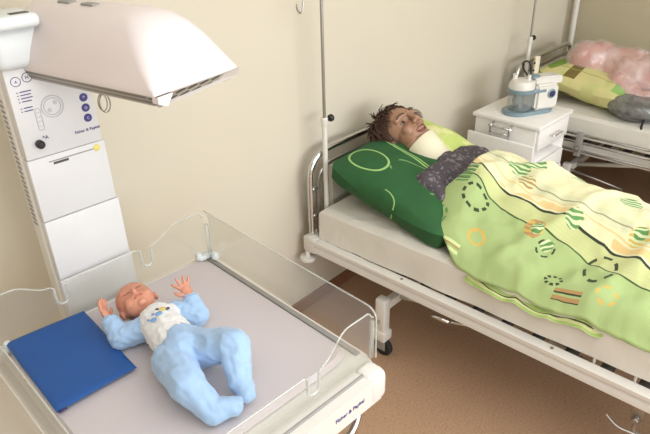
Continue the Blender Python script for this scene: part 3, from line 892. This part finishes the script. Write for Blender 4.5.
# tray body (rounded, with front bezel)
def rounded_slab(x0, x1, y0, y1, z0, z1, r, bev=.006):
    b = B(); prism(b, rr(x0, x1, y0, y1, r), z0, z1, 'z')
    bmesh.ops.bevel(b, geom=[e for e in b.edges if abs(e.verts[0].co.z-e.verts[1].co.z) < 1e-6], offset=bev, segments=2, affect='EDGES'); return b
tray = obj('tray', rounded_slab(-.334, .334, -.345, .372, .775, .83, .04), white, wm)
bz = obj('front_bezel', rounded_slab(-.322, .322, -.378, -.335, .757, .832, .018, .006), white, wm)
for s_ in (-1, 1):
    b = B(); box(b, .262 if s_ > 0 else -.327, .327 if s_ > 0 else -.262, -.382, -.315, .752, .839, .022, 5); obj('corner_bumper', b, white, bz)
text('lettering', 'Fisher & Paykel', .0155, purple, bz, frame((.195, -.3788, .796), (1, 0, 0), (0, 0, 1)))
b = B(); box(b, -.27, .27, -.352, -.346, .832, .838, .001); obj('slot', b, greyp, tray)
# channel lines beside the mattress
for s_ in (-1, 1):
    b = B(); box(b, s_*.318-.008, s_*.318+.008, -.29, .35, .828, .836, .003); obj('channel', b, greyp, tray)
# mattress
def tmat(u, v, s):
    a = 2*u-1; c = 2*v-1; e = 6
    x = MX*a; y = (MY0+MY1)/2+(MY1-MY0)/2*c
    # rounded corners
    rad = (abs(a)**14+abs(c)**14)**(1/14) if (a or c) else 0
    mx = max(abs(a), abs(c)); k = mx/rad if rad > 0 else 1
    x *= k; y = (MY0+MY1)/2+(MY1-MY0)/2*c*k
    d = 1-mx; h = .012*min(1, (d/.03))**.5
    return Vector((x, y, ZT+.003+(h*s)))
# top at ~.85
obj('mattress', cushion_mesh(60, 60, tmat), padmat, wm)
# clear walls
def wall_poly(x0, x1, zlo, zhi, notches, zb=.845, dip=None):
    """end wall: high shoulders, low middle, U notches"""
    top = []
    a, c = dip
    def arc(xs, zs, xe, ze, n=8):
        return [(xs+(xe-xs)*k/n, zs+(ze-zs)*(.5-.5*math.cos(PI*k/n))) for k in range(n+1)]
    top += arc(x0, zhi-.02, x0+.02, zhi, 4)+arc(x0+a*.5, zhi, x0+a, zlo)
    for nx in sorted(notches):
        w = .017; d = .062; r = .012
        top += [(nx-w-r, zlo), (nx-w-r*.3, zlo-r*.3), (nx-w, zlo-r)]
        top += [(nx-w*math.cos(PI*k/8), zlo-d+w-w*math.sin(PI*k/8)) for k in range(9)]
        top += [(nx+w, zlo-r), (nx+w+r*.3, zlo-r*.3), (nx+w+r, zlo)]
    top += arc(x1-c, zlo, x1-c*.5, zhi)+arc(x1-.02, zhi, x1, zhi-.02, 4)
    return top, [(x0, zb)]+top+[(x1, zb)]
def end_wall(name, y, notches, zlo, zhi):
    top, poly = wall_poly(-.325, .325, zlo, zhi, notches, dip=(.17, .17))
    b = B(); prism(b, poly, y-.0025, y+.0025, 'y'); w = obj(name, b, acryl, wm, smooth=False)
    b = B(); tube(b, [(x, y, z) for x, z in top], .0022, 6); obj('wall_edge', b, edge, w)
    for nx in notches:   # moulded tubing grommets lining the notches
        b = B(); pts = [(nx-.017, y, zlo-.008)]+[(nx-.017*math.cos(PI*k/10), y, zlo-.045-.017*math.sin(PI*k/10)) for k in range(11)]+[(nx+.017, y, zlo-.008)]
        tube(b, pts, .0042, 8); obj('grommet', b, edge, w)
    return w
end_wall('back_panel', .362, (-.125, .125), .955, .992)
end_wall('front_panel', -.330, (-.13, .13), .925, .985)
for s_ in (-1, 1):
    x = .331*s_
    poly = [(-.335, .842), (-.335, .955)]+[(-.335+.03*(1-math.cos(PI/2*k/6)), .955+.03*math.sin(PI/2*k/6)) for k in range(1, 7)]+\
           [(.365-.03*math.sin(PI/2*k/6), .962+.03*math.cos(PI/2*k/6)) for k in range(0, 7)]+[(.365, .842)]
    b = B(); prism(b, poly, x-.0025, x+.0025, 'x'); w = obj('side_panel', b, acryl, wm, smooth=False)
    b = B(); tube(b, [(x, y, z) for y, z in poly[:-1]]+[(x, .365, .842)], .0022, 6); obj('wall_edge', b, edge, w)
    for y in (-.325, .35):   # clear corner posts and white hinge blocks
        b = B(); tube(b, [(x-.004*s_, y, .842), (x-.004*s_, y, .95)], .006, 10); obj('corner_hinge', b, edge, w)
        if y < 0: continue
        b = B(); box(b, min(x-.05*s_, x), max(x-.05*s_, x), y-.014, y+.014, .838, .852, .005)
        lathe(b, [(.011, 0), (.012, .012), (.008, .022), (.001, .023)], 14, Matrix.Translation((x-.045*s_, y, .842)))
        lathe(b, [(.011, 0), (.012, .012), (.008, .022), (.001, .023)], 14, Matrix.Translation((x-.006*s_, y-.03*(1 if y > 0 else -1), .842))); obj('latch', b, neckm, w)
# chrome handle under the bezel
b = B(); tube(b, roundpath([(.27, -.31, .77), (.28, -.33, .70), (.22, -.355, .675), (-.22, -.355, .675), (-.28, -.33, .70), (-.27, -.31, .77)], .05, 8), .011, 12); obj('push_handle', b, chrome, wm)
b = B(); box(b, .245, .295, -.345, -.28, .735, .776, .008); obj('handle_bracket', b, dgrey, wm)
b = B(); box(b, .296, .31, -.35, -.335, .72, .745, .004); obj('handle_catch', b, chrome, wm)
# column
CX0, CX1, CY0, CY1 = -.112, .082, .388, .475
def colface(z0, z1, nm, y=CY0, parent=None, m=panelw, x0=CX0, x1=.079, dep=.03):
    b = B(); box(b, x0, x1, y, y+dep, z0, z1, .003, 2); return obj(nm, b, m, parent or wm)
b = B(); box(b, CX0-.004, CX1+.004, CY0+.025, CY1, .12, 1.50, .01, 3); col = obj('column', b, white, wm)
for i in range(26):
    z = 1.1+.013*i
    b = B(); box(b, CX0-.0055, CX0-.003, CY0+.04, CY0+.062, z, z+.006); obj('side_vent', b, greyp, col)
colface(.945, 1.1185, 'column_cover', x1=.091); colface(1.1205, 1.2875, 'column_cover', x1=.086); colface(.62, .9425, 'column_cover', x1=.096)
pn = colface(1.290, 1.515, 'control_panel', y=CY0-.006, dep=.04)
F = CY0-.0065
def disc_part(nm, x, z, r, m, par, d=.001):
    b = B(); lathe(b, [(r, 0), (r*.96, d)], 24, Matrix.Translation((x, F+.0003, z)) @ Matrix.Rotation(PI/2, 4, 'X')); return obj(nm, b, m, par)
def ringpart(nm, x, z, r, w, m, par):
    b = B(); tube(b, [(x+r*math.cos(2*PI*k/24), F, z+r*math.sin(2*PI*k/24)) for k in range(24)], w, 6, closed=True); return obj(nm, b, m, par)
cx = CX1-.028
for z, gl in ((1.452, '-'), (1.408, '^'), (1.382, 'o'), (1.356, 'c')):
    d_ = disc_part('button', cx, z, .0105, purple, pn); text('symbol', {'-': '=', '^': '+', 'o': 'o', 'c': 'c'}[gl], .014, faint, d_, frame((cx, F-.0012, z+.001), (1, 0, 0), (0, 0, 1)))
text('lettering', 'Fisher & Paykel', .0105, purple, pn, frame((cx-.008, F-.0004, 1.327), (1, 0, 0), (0, 0, 1)))
ringpart('icon_ring', CX0+.022, 1.478, .0105, .0008, purple, pn); ringpart('icon_ring', CX0+.048, 1.483, .0105, .0008, navy, pn)
text('symbol', '^', .014, purple, pn, frame((CX0+.022, F-.0004, 1.475), (1, 0, 0), (0, 0, 1))); text('symbol', 'H', .011, navy, pn, frame((CX0+.048, F-.0004, 1.483), (1, 0, 0), (0, 0, 1)))
for i, wd in enumerate((.026, .024, .026, .022, .0, .020, .020)):
    if not wd: continue
    z = 1.452-.0075*i
    b = B(); box(b, CX0+.024, CX0+.024+wd, F-.0004, F, z, z+.0022); box(b, CX0+.017, CX0+.020, F-.0004, F, z, z+.0022); obj('small_print', b, purple, pn, smooth=False)
for r in (.026, .020): ringpart('dial_mark', CX0+.088, 1.405, r, .0012, faint, pn)
for dx, dz in ((.008, .008), (-.008, -.008)): disc_part('dial_dot', CX0+.088+dx, 1.405+dz, .005, faint, pn)
b = B(); tube(b, [(CX0+.052+x, F, z) for x, z in rr(-.0065, .0065, 1.355, 1.408, .006)], .001, 6, closed=True); obj('scale_outline', b, faint, pn)
for z in (1.365, 1.376, 1.387, 1.398):
    b = B(); box(b, CX0+.047, CX0+.057, F-.0005, F, z, z+.0015); obj('scale_mark', b, faint, pn, smooth=False)
b = B(); lathe(b, [(.010, 0), (.010, .012), (.007, .015), (.001, .0155)], 20, Matrix.Translation((CX0+.037, F, 1.325)) @ Matrix.Rotation(PI/2, 4, 'X')); obj('socket_knob', b, black, pn)
text('symbol', '*A', .013, navy, pn, frame((CX0+.055, F-.0004, 1.336), (1, 0, 0), (0, 0, 1)))
b = B(); box(b, CX0+.05, CX1-.03, CY0-.001, CY0, 1.270, 1.273); obj('pull_line', b, greyp, col, smooth=False)
b = B(); box(b, CX0+.060, CX0+.098, CY0-.001, CY0, 1.262, 1.268); obj('name_strip', b, dgrey, col, smooth=False)
b = B(); lathe(b, [(.010, 0), (.009, .001)], 6, Matrix.Translation((CX1-.020, CY0, 1.272)) @ Matrix.Rotation(PI/2, 4, 'X')); obj('sticker', b, yellow, col)
# hanging ring on the column side
b = B(); tube(b, smoothpath([(CX1+.003, CY0+.04, 1.405), (CX1+.02, CY0+.03, 1.41), (CX1+.03, CY0+.02, 1.395)], 4), .0025, 8)
tube(b, [(CX1+.034+.014*math.cos(2*PI*k/20), CY0+.02, 1.372+.024*math.sin(2*PI*k/20)) for k in range(20)], .0016, 6, closed=True)
tube(b, [(CX1+.030+.012*math.cos(2*PI*k/20), CY0+.024, 1.374+.022*math.sin(2*PI*k/20)) for k in range(20)], .0014, 6, closed=True); obj('cable_ring', b, steel, col)
# neck
b = B(); box(b, -.125, .04, .36, .49, 1.505, 1.600, .022, 4); nk = obj('neck', b, neckm, wm)
b = B(); box(b, -.12, -.02, .33, .45, 1.595, 1.625, .012, 4); obj('neck_cap', b, neckm, nk)
b = B(); box(b, -.075, -.035, .345, .365, 1.6235, 1.6265, .001); obj('grip_hole', b, dgrey, nk)
# hood, swivelled a little about the neck
hr = math.radians(8.8)
hM = Matrix.Translation((.663, 1.47, 1.5)) @ Matrix.Rotation(hr, 4, 'Z')
def HP(x, y, z): return hM @ Vector((x, y, z))
def hood_ring(x, y0, y1, z, r, n=7, xs=0):
    pts = rr(-x+xs, x+xs, y0, y1, r, n); return pts, z
hb = B(); rings = []
for (hw, y0, y1, z, r) in ((.122, -.457, .03, .0, .004), (.122, -.457, .03, .006, .006), (.120, -.453, .03, .014, .014), (.110, -.437, .03, .045, .03), (.096, -.418, .03, .078, .04),
                        (.078, -.395, .03, .106, .045), (.058, -.368, .02, .124, .04), (.036, -.34, .01, .133, .03), (.014, -.30, .0, .136, .01)):
    rings.append([hb.verts.new(HP(px_, py_, z)) for px_, py_ in rr(-hw, hw, y0, y1, r, 7)])
for a_, b_ in zip(rings, rings[1:]):
    n = len(a_)
    for i in range(n): hb.faces.new((a_[i], a_[(i+1) % n], b_[(i+1) % n], b_[i]))
hb.faces.new(rings[-1]); hb.faces.new(rings[0][::-1])
hd = obj('heater_hood', hb, shell, wm, True, ang=50)
# lower rim: grey lip with reflective mesh band
lb = B()
for nm_, (hw, y0, y1) in (('o', (.1215, -.4565, .028)),):
    o_ = rr(-hw, hw, y0, y1, .004, 2); i_ = rr(-hw+.010, hw-.010, y0+.010, y1-.01, .004, 2)
    A_ = [lb.verts.new(HP(*p, -.0005)) for p in o_]; Bq = [lb.verts.new(HP(*p, -.022)) for p in i_]; n = len(A_)
    for i in range(n): lb.faces.new((A_[i], A_[(i+1) % n], Bq[(i+1) % n], Bq[i]))
    lb.faces.new(Bq)
def mesh_mat():
    m, nt, b = base_mat('perforated_steel')
    tc = nt.nodes.new('ShaderNodeTexCoord'); s = nt.nodes.new('ShaderNodeSeparateXYZ'); nt.links.new(tc.outputs['Object'], s.inputs[0])
    y = V(nt, s.outputs[1]); z = V(nt, s.outputs[2])
    k = ((y*430+z*330).sin()*(y*430-z*330).sin()).gt(.1)
    nt.links.new(mixc(nt, srgb(176, 170, 162), srgb(92, 88, 82), k), b.inputs['Base Color'])
    b.inputs['Metallic'].default_value = .5; b.inputs['Roughness'].default_value = .4
    return m
obj('hood_rim', lb, mesh_mat(), hd, True)
# plain lip over the front edge
lb = B(); f0 = [HP(-.122, -.462, .001), HP(.122, -.462, .001), HP(.122, -.457, -.016), HP(-.110, -.452, -.0245), HP(-.122, -.43, -.004)]
g0 = [HP(-.118, -.44, .001), HP(.118, -.44, .001), HP(.112, -.44, -.016), HP(-.104, -.44, -.022), HP(-.112, -.43, -.004)]
vs = [lb.verts.new(p) for p in f0]; ws = [lb.verts.new(p) for p in g0]; lb.faces.new(vs); lb.faces.new(ws[::-1])
for i in range(5): lb.faces.new((vs[i], vs[(i+1) % 5], ws[(i+1) % 5], ws[i]))
obj('front_lip', lb, mat('lip_plastic', srgb(190, 184, 178), .45), hd, True, smooth=False)
b = B(); t_ = B(); prism(t_, [(-.1225, -.012), (-.1225, .001), (-.082, .001), (-.100, -.022)], -.4665, -.45, 'y'); join(b, t_, hM); obj('corner_cap', b, shell, hd, True, smooth=False)
for x0, y0 in ((-.03, -.20), (-.03, -.12)):
    b = B(); t_ = B(); box(t_, x0, x0+.022, y0, y0+.04, .133, .139, .002); join(b, t_, hM); obj('top_switch', b, greyp, hd, True)
# pedestal and castor base
b = B(); box(b, -.09, .06, .30, .46, .09, .80, .012); obj('pedestal', b, white, wm)
b = B(); box(b, -.25, .25, .27, .34, .06, .11, .012)
for x in (-.22, .22): box(b, x-.03, x+.03, -.15, .40, .06, .105, .012)
obj('base_frame', b, white, wm)
for x in (-.22, .22):
    for y in (-.12, .37):
        b = B(); lathe(b, [(.01, -.012), (.028, -.011), (.032, -.006), (.032, .006), (.028, .011), (.01, .012)], 20, Matrix.Translation((x, y, .032)) @ Matrix.Rotation(PI/2, 4, 'Y')); obj('castor', b, rubber, wm)
b = B(); box(b, -.09, .06, .0, .35, .70, .777, .01); obj('tray_support', b, greyp, wm)

# ------------------------------------------------------------------ blue pad
bp = B()
P4 = [Vector((.322, 1.398, 0)), Vector((.297, 1.079, 0)), Vector((.490, 1.069, 0)), Vector((.520, 1.372, 0))]
def padf(u, v, s):
    p = (P4[1]*(1-u)+P4[2]*u)*(1-v)+(P4[0]*(1-u)+P4[3]*u)*v
    ed = min(u, 1-u, v, 1-v)
    z = .857+.0045*(1+s*min(1, ed*30)**.5)+.0015*math.sin(v*7+u*3)
    return Vector((p.x, p.y, z))
pad = obj('document_folder', cushion_mesh(30, 30, padf), bluep)
tag(pad, 'flat royal blue folder lying in the tray beside the baby doll', 'folder')
b = B(); tube(b, [P4[1]+Vector((.004, -.001, .862)), P4[1]+Vector((.022, -.002, .862))], .003, 8); obj('spine_tab', b, navy, pad)

# ------------------------------------------------------------------ baby doll
bb = thing('baby_doll', 'baby doll in light blue outfit lying on its back in the clear-walled tray', 'doll', (.58, 1.02, .85))
SK = dict(shL=(.560, 1.150, .890), elL=(.515, 1.170, .882), wrL=(.517, 1.222, .912), shR=(.655, 1.135, .892), elR=(.690, 1.093, .885), wrR=(.700, 1.130, .922),
          hipL=(.540, .985, .897), hipR=(.600, .980, .899), knL=(.505, .885, .915), anL=(.510, .808, .882), toL=(.548, .785, .884),
          knR=(.630, .872, .950), anR=(.598, .818, .895), toR=(.590, .792, .886))
K = {k: Vector(v) for k, v in SK.items()}
BH = Vector((.600, 1.222, .912))
bcr = Vector((.05, .96, .10)).normalized(); bfa = Vector((-.16, -.14, .97)); bfa = (bfa-bcr*bfa.dot(bcr)).normalized(); bsi = bcr.cross(bfa)
def BHp(s_, f_, c_): return BH+bsi*s_+bfa*f_+bcr*c_
BR = Matrix((bsi, bfa, bcr)).transposed()
def hand(bm, wr, d, palmn, thumb_sign, spread, curl, sc=1.0):
    d = Vector(d).normalized(); n = Vector(palmn); n = (n-d*n.dot(d)).normalized(); s = d.cross(n)
    pc_ = wr+d*.014*sc
    t = Matrix((s, d, n)).transposed()
    ell(bm, pc_, (.0125*sc, .0155*sc, .0075*sc), t)
    cap(bm, wr-d*.01*sc, .0105*sc, wr+d*.006*sc, .0095*sc)
    for k, L in enumerate((.020, .0235, .022, .017)):
        o_ = (k-1.5); b0 = pc_+s*o_*.0062*sc+d*.010*sc; dd = (d+s*o_*spread).normalized()
        p1 = b0+dd*L*.45*sc+n*curl[k]*.3*L*sc; p2 = p1+(dd+n*curl[k]*.9).normalized()*L*.32*sc; p3 = p2+(dd+n*curl[k]*1.6).normalized()*L*.28*sc
        chain(bm, [b0, p1, p2, p3], [.0041*sc, .0038*sc, .0034*sc, .0028*sc])
    b0 = pc_+s*thumb_sign*.010*sc-d*.006*sc; dd = (s*thumb_sign*1.0+d*.6+n*.3).normalized()
    chain(bm, [b0, b0+dd*.011*sc, b0+dd*.017*sc+d*.005*sc], [.0048*sc, .0042*sc, .0034*sc])
b = B()
ell(b, BHp(0, 0, .012), (.048, .050, .050), BR); ell(b, BHp(0, .014, -.018), (.040, .036, .034), BR)
for s_ in (-1, 1):
    ell(b, BHp(.021*s_, .030, -.018), (.017, .016, .017), BR)
    ell(b, BHp(.048*s_, -.003, -.008), (.006, .011, .014), BR)
    ell(b, BHp(.017*s_, .042, .006), (.009, .006, .006), BR)       # closed lids
    cap(b, BHp(.026*s_, .041, .017), .004, BHp(.010*s_, .045, .018), .004)
ell(b, BHp(0, .051, -.006), (.0065, .007, .008), BR); cap(b, BHp(0, .044, .006), .005, BHp(0, .050, -.004), .006)
cap(b, BHp(-.008, .044, -.021), .0045, BHp(.008, .044, -.021), .0045); cap(b, BHp(-.006, .042, -.029), .0045, BHp(.006, .042, -.029), .0045)
ell(b, BHp(0, .034, -.040), (.014, .012, .010), BR)
cap(b, BHp(0, -.008, -.03), .024, (.605, 1.15, .89), .026)
cap(b, K['shL']+Vector((.02, 0, 0)), .026, K['shR']-Vector((.02, 0, 0)), .026)
cap(b, (.603, 1.13, .898), .038, (.585, 1.06, .897), .042); cap(b, (.585, 1.06, .897), .042, (.572, .985, .896), .040)
chain(b, [K['shL'], K['elL'], K['wrL']], [.021, .017, .011]); chain(b, [K['shR'], K['elR'], K['wrR']], [.021, .017, .011])
chain(b, [K['hipL'], K['knL'], K['anL'], K['toL']], [.032, .024, .016, .011]); chain(b, [K['hipR'], K['knR'], K['anR'], K['toR']], [.032, .024, .016, .011])
hand(b, K['wrL'], (.03, .62, .55), (.6, -.45, .5), 1, .12, (.5, .55, .6, .65), 1.12)
hand(b, K['wrR'], (.02, .70, .62), (-.2, -.7, .6), -1, .42, (.05, .35, .5, .25), 1.2)
def bpost(co, no):
    fz = np.array(bfa)
    def dent(c, r, a):
        d = np.linalg.norm(co-np.array(c), axis=1); co[:] = co-fz[None, :]*(a*np.exp(-(d/r)**2))[:, None]
    for s_ in (-1, 1):
        for q in (-1, 0, 1): dent(BHp((.017+.006*q)*s_, .047, .0025-.0008*abs(q)), .003, .0028)
        dent(BHp(.012*s_, .047, -.012), .005, .0015)
    for q in (-2, -1, 0, 1, 2): dent(BHp(.0045*q, .048, -.0252), .0028, .004)
    return co
blob('body', b, skin_doll, bb, voxel=.0018, smooth=3, post=bpost)
b = B(); tube(b, smoothpath([BHp(-.011, .0452, -.0245), BHp(-.004, .0478, -.0225), BHp(0, .0475, -.0232), BHp(.004, .0478, -.0225), BHp(.011, .0452, -.0245)], 4), .0016, 6); obj('lips', b, mat('doll_lips', srgb(176, 88, 78), .5), bb, True)
for s_ in (-1, 1):
    b = B(); tube(b, smoothpath([BHp(.009*s_, .0475, .0026), BHp(.017*s_, .0478, .0010), BHp(.025*s_, .0448, .0026)], 4), .0008, 5); obj('eyelashes', b, hairm, bb, True)
# top: white bodice, blue sleeves, blue trousers with feet
b = B()
cap(b, K['shL']+Vector((.014, -.003, 0)), .034, K['shR']-Vector((.014, .003, 0)), .034)
cap(b, (.598, 1.125, .902), .050, (.585, 1.06, .903), .053); cap(b, (.585, 1.06, .903), .053, (.578, 1.02, .903), .053)
cap(b, (.606, 1.158, .893), .031, (.606, 1.15, .893), .033)
tag(blob('bodice', b, whitecloth, bb, voxel=.0025, smooth=4, post=noise_push(.003, 45, 1)), 'white bodice with small printed animals')
b = B()
for s_, el_, wr_ in ((K['shL'], K['elL'], K['wrL']), (K['shR'], K['elR'], K['wrR'])):
    bq = B(); chain(bq, [s_, el_, el_+(wr_-el_)*.78], [.032, .029, .021])
    sl = blob('sleeve', bq, bluecloth, bb, voxel=.0025, smooth=4, post=cloth_push(.004, 50, 2, (.7, 1, .8)))
    dq = (wr_-el_).normalized(); c0 = el_+(wr_-el_)*.80
    bq = B(); tube(bq, [c0-dq*.006, c0, c0+dq*.007, c0+dq*.010], [.019, .0215, .0215, .017], 18); obj('cuff', bq, bluecloth, sl, True)
b.free()
b = B()
cap(b, (.578, 1.005, .903), .055, (.570, .985, .902), .057)
cap(b, K['hipL'], .049, K['hipR'], .049)
chain(b, [K['hipL'], K['knL'], K['anL'], K['toL']], [.048, .039, .027, .021]); chain(b, [K['hipR'], K['knR'], K['anR'], K['toR']], [.048, .037, .027, .021])
def tp(co, no):
    co = cloth_push(.0048, 34, 7, (1, .55, .8))(co, no)
    co[:, 2] = np.maximum(co[:, 2], .8535); return co
blob('trousers', b, bluecloth, bb, voxel=.0028, smooth=4, post=tp)
# printed animals on the bodice
pr = B()
cols = [srgb(110, 150, 200), srgb(210, 190, 120), srgb(90, 90, 110), srgb(120, 160, 205)]
def chest_pt(x, y): # height of bodice surface
    ax = Vector((.603, 1.125)) ; bx = Vector((.585, 1.06)); t = max(0, min(1, (1.125-y)/.065)); cx_ = ax.x+(bx.x-ax.x)*t
    r = .051+.003*t; d_ = x-cx_; return .903+math.sqrt(max(1e-6, r*r-d_*d_))
for i, (dx, dy, r, m_) in enumerate(((-.022, -.004, .009, 0), (-.004, .0, .0095, 3), (.012, .008, .010, 1), (.022, .002, .007, 2), (-.026, .011, .0055, 3), (.003, .018, .005, 2), (-.012, .012, .005, 0))):
    x = .588+dx; y = 1.092+dy; z = chest_pt(x, y)
    q = B(); ell(q, (x, y, z), (r, r*.8, .0018), None, 2); obj('printed_animal', q, mat('print_%d' % i, cols[m_], .8), bb, True)
q = B(); cap(q, (.606, 1.148, .925), .005, (.616, 1.146, .924), .004); obj('bow', q, mat('bow_pink', srgb(226, 190, 190), .8), bb, True)

# ------------------------------------------------------------------ camera
cam = bpy.data.cameras.new('camera'); co_ = bpy.data.objects.new('camera', cam); C.objects.link(co_)
f_, th, ro, az = 604.6, .50287, -.02778, .74493
fw = Vector((math.cos(az), math.sin(az), 0)); rt = Vector((math.sin(az), -math.cos(az), 0)); up = Vector((0, 0, 1))
Fv = fw*math.cos(th)-up*math.sin(th); U0 = rt.cross(Fv)
Rv = rt*math.cos(ro)+U0*math.sin(ro); Uv = U0*math.cos(ro)-rt*math.sin(ro)
Mx = Matrix((Rv, Uv, -Fv)).transposed().to_4x4(); Mx.translation = (0, 0, 1.85)
co_.matrix_world = Mx; cam.sensor_width = 36; cam.lens = f_/650*36; cam.clip_start = .02
SC.camera = co_
SC.cycles.diffuse_bounces = 6

# ------------------------------------------------------------------ light
def area(name, loc, rot, sx, sy, e, col):
    l = bpy.data.lights.new(name, 'AREA'); l.shape = 'RECTANGLE'; l.size = sx; l.size_y = sy; l.energy = e; l.color = col
    o = bpy.data.objects.new(name, l); C.objects.link(o); o.location = loc; o.rotation_euler = rot; return o
area('window_daylight', ((WX0+WX1)/2, FY-.12, (WZ0+WZ1)/2), (PI/2, 0, 0), WX1-WX0, WZ1-WZ0, 112, (.945, .975, 1))
area('ceiling_fill_light', (1.2, -.6, CZ-.02), (0, 0, 0), 3.4, 2.4, 44, (.95, .975, 1))  # unseen fill lamp below the ceiling, added to lift the ambient light
w = bpy.data.worlds.new('world'); SC.world = w; w.use_nodes = True
w.node_tree.nodes['Background'].inputs[0].default_value = (.85, .92, 1, 1); w.node_tree.nodes['Background'].inputs[1].default_value = 1.0
vs_ = SC.view_settings; vs_.view_transform = 'Standard'; vs_.look = 'None'; vs_.gamma = 1; vs_.use_curve_mapping = False; vs_.exposure = .48
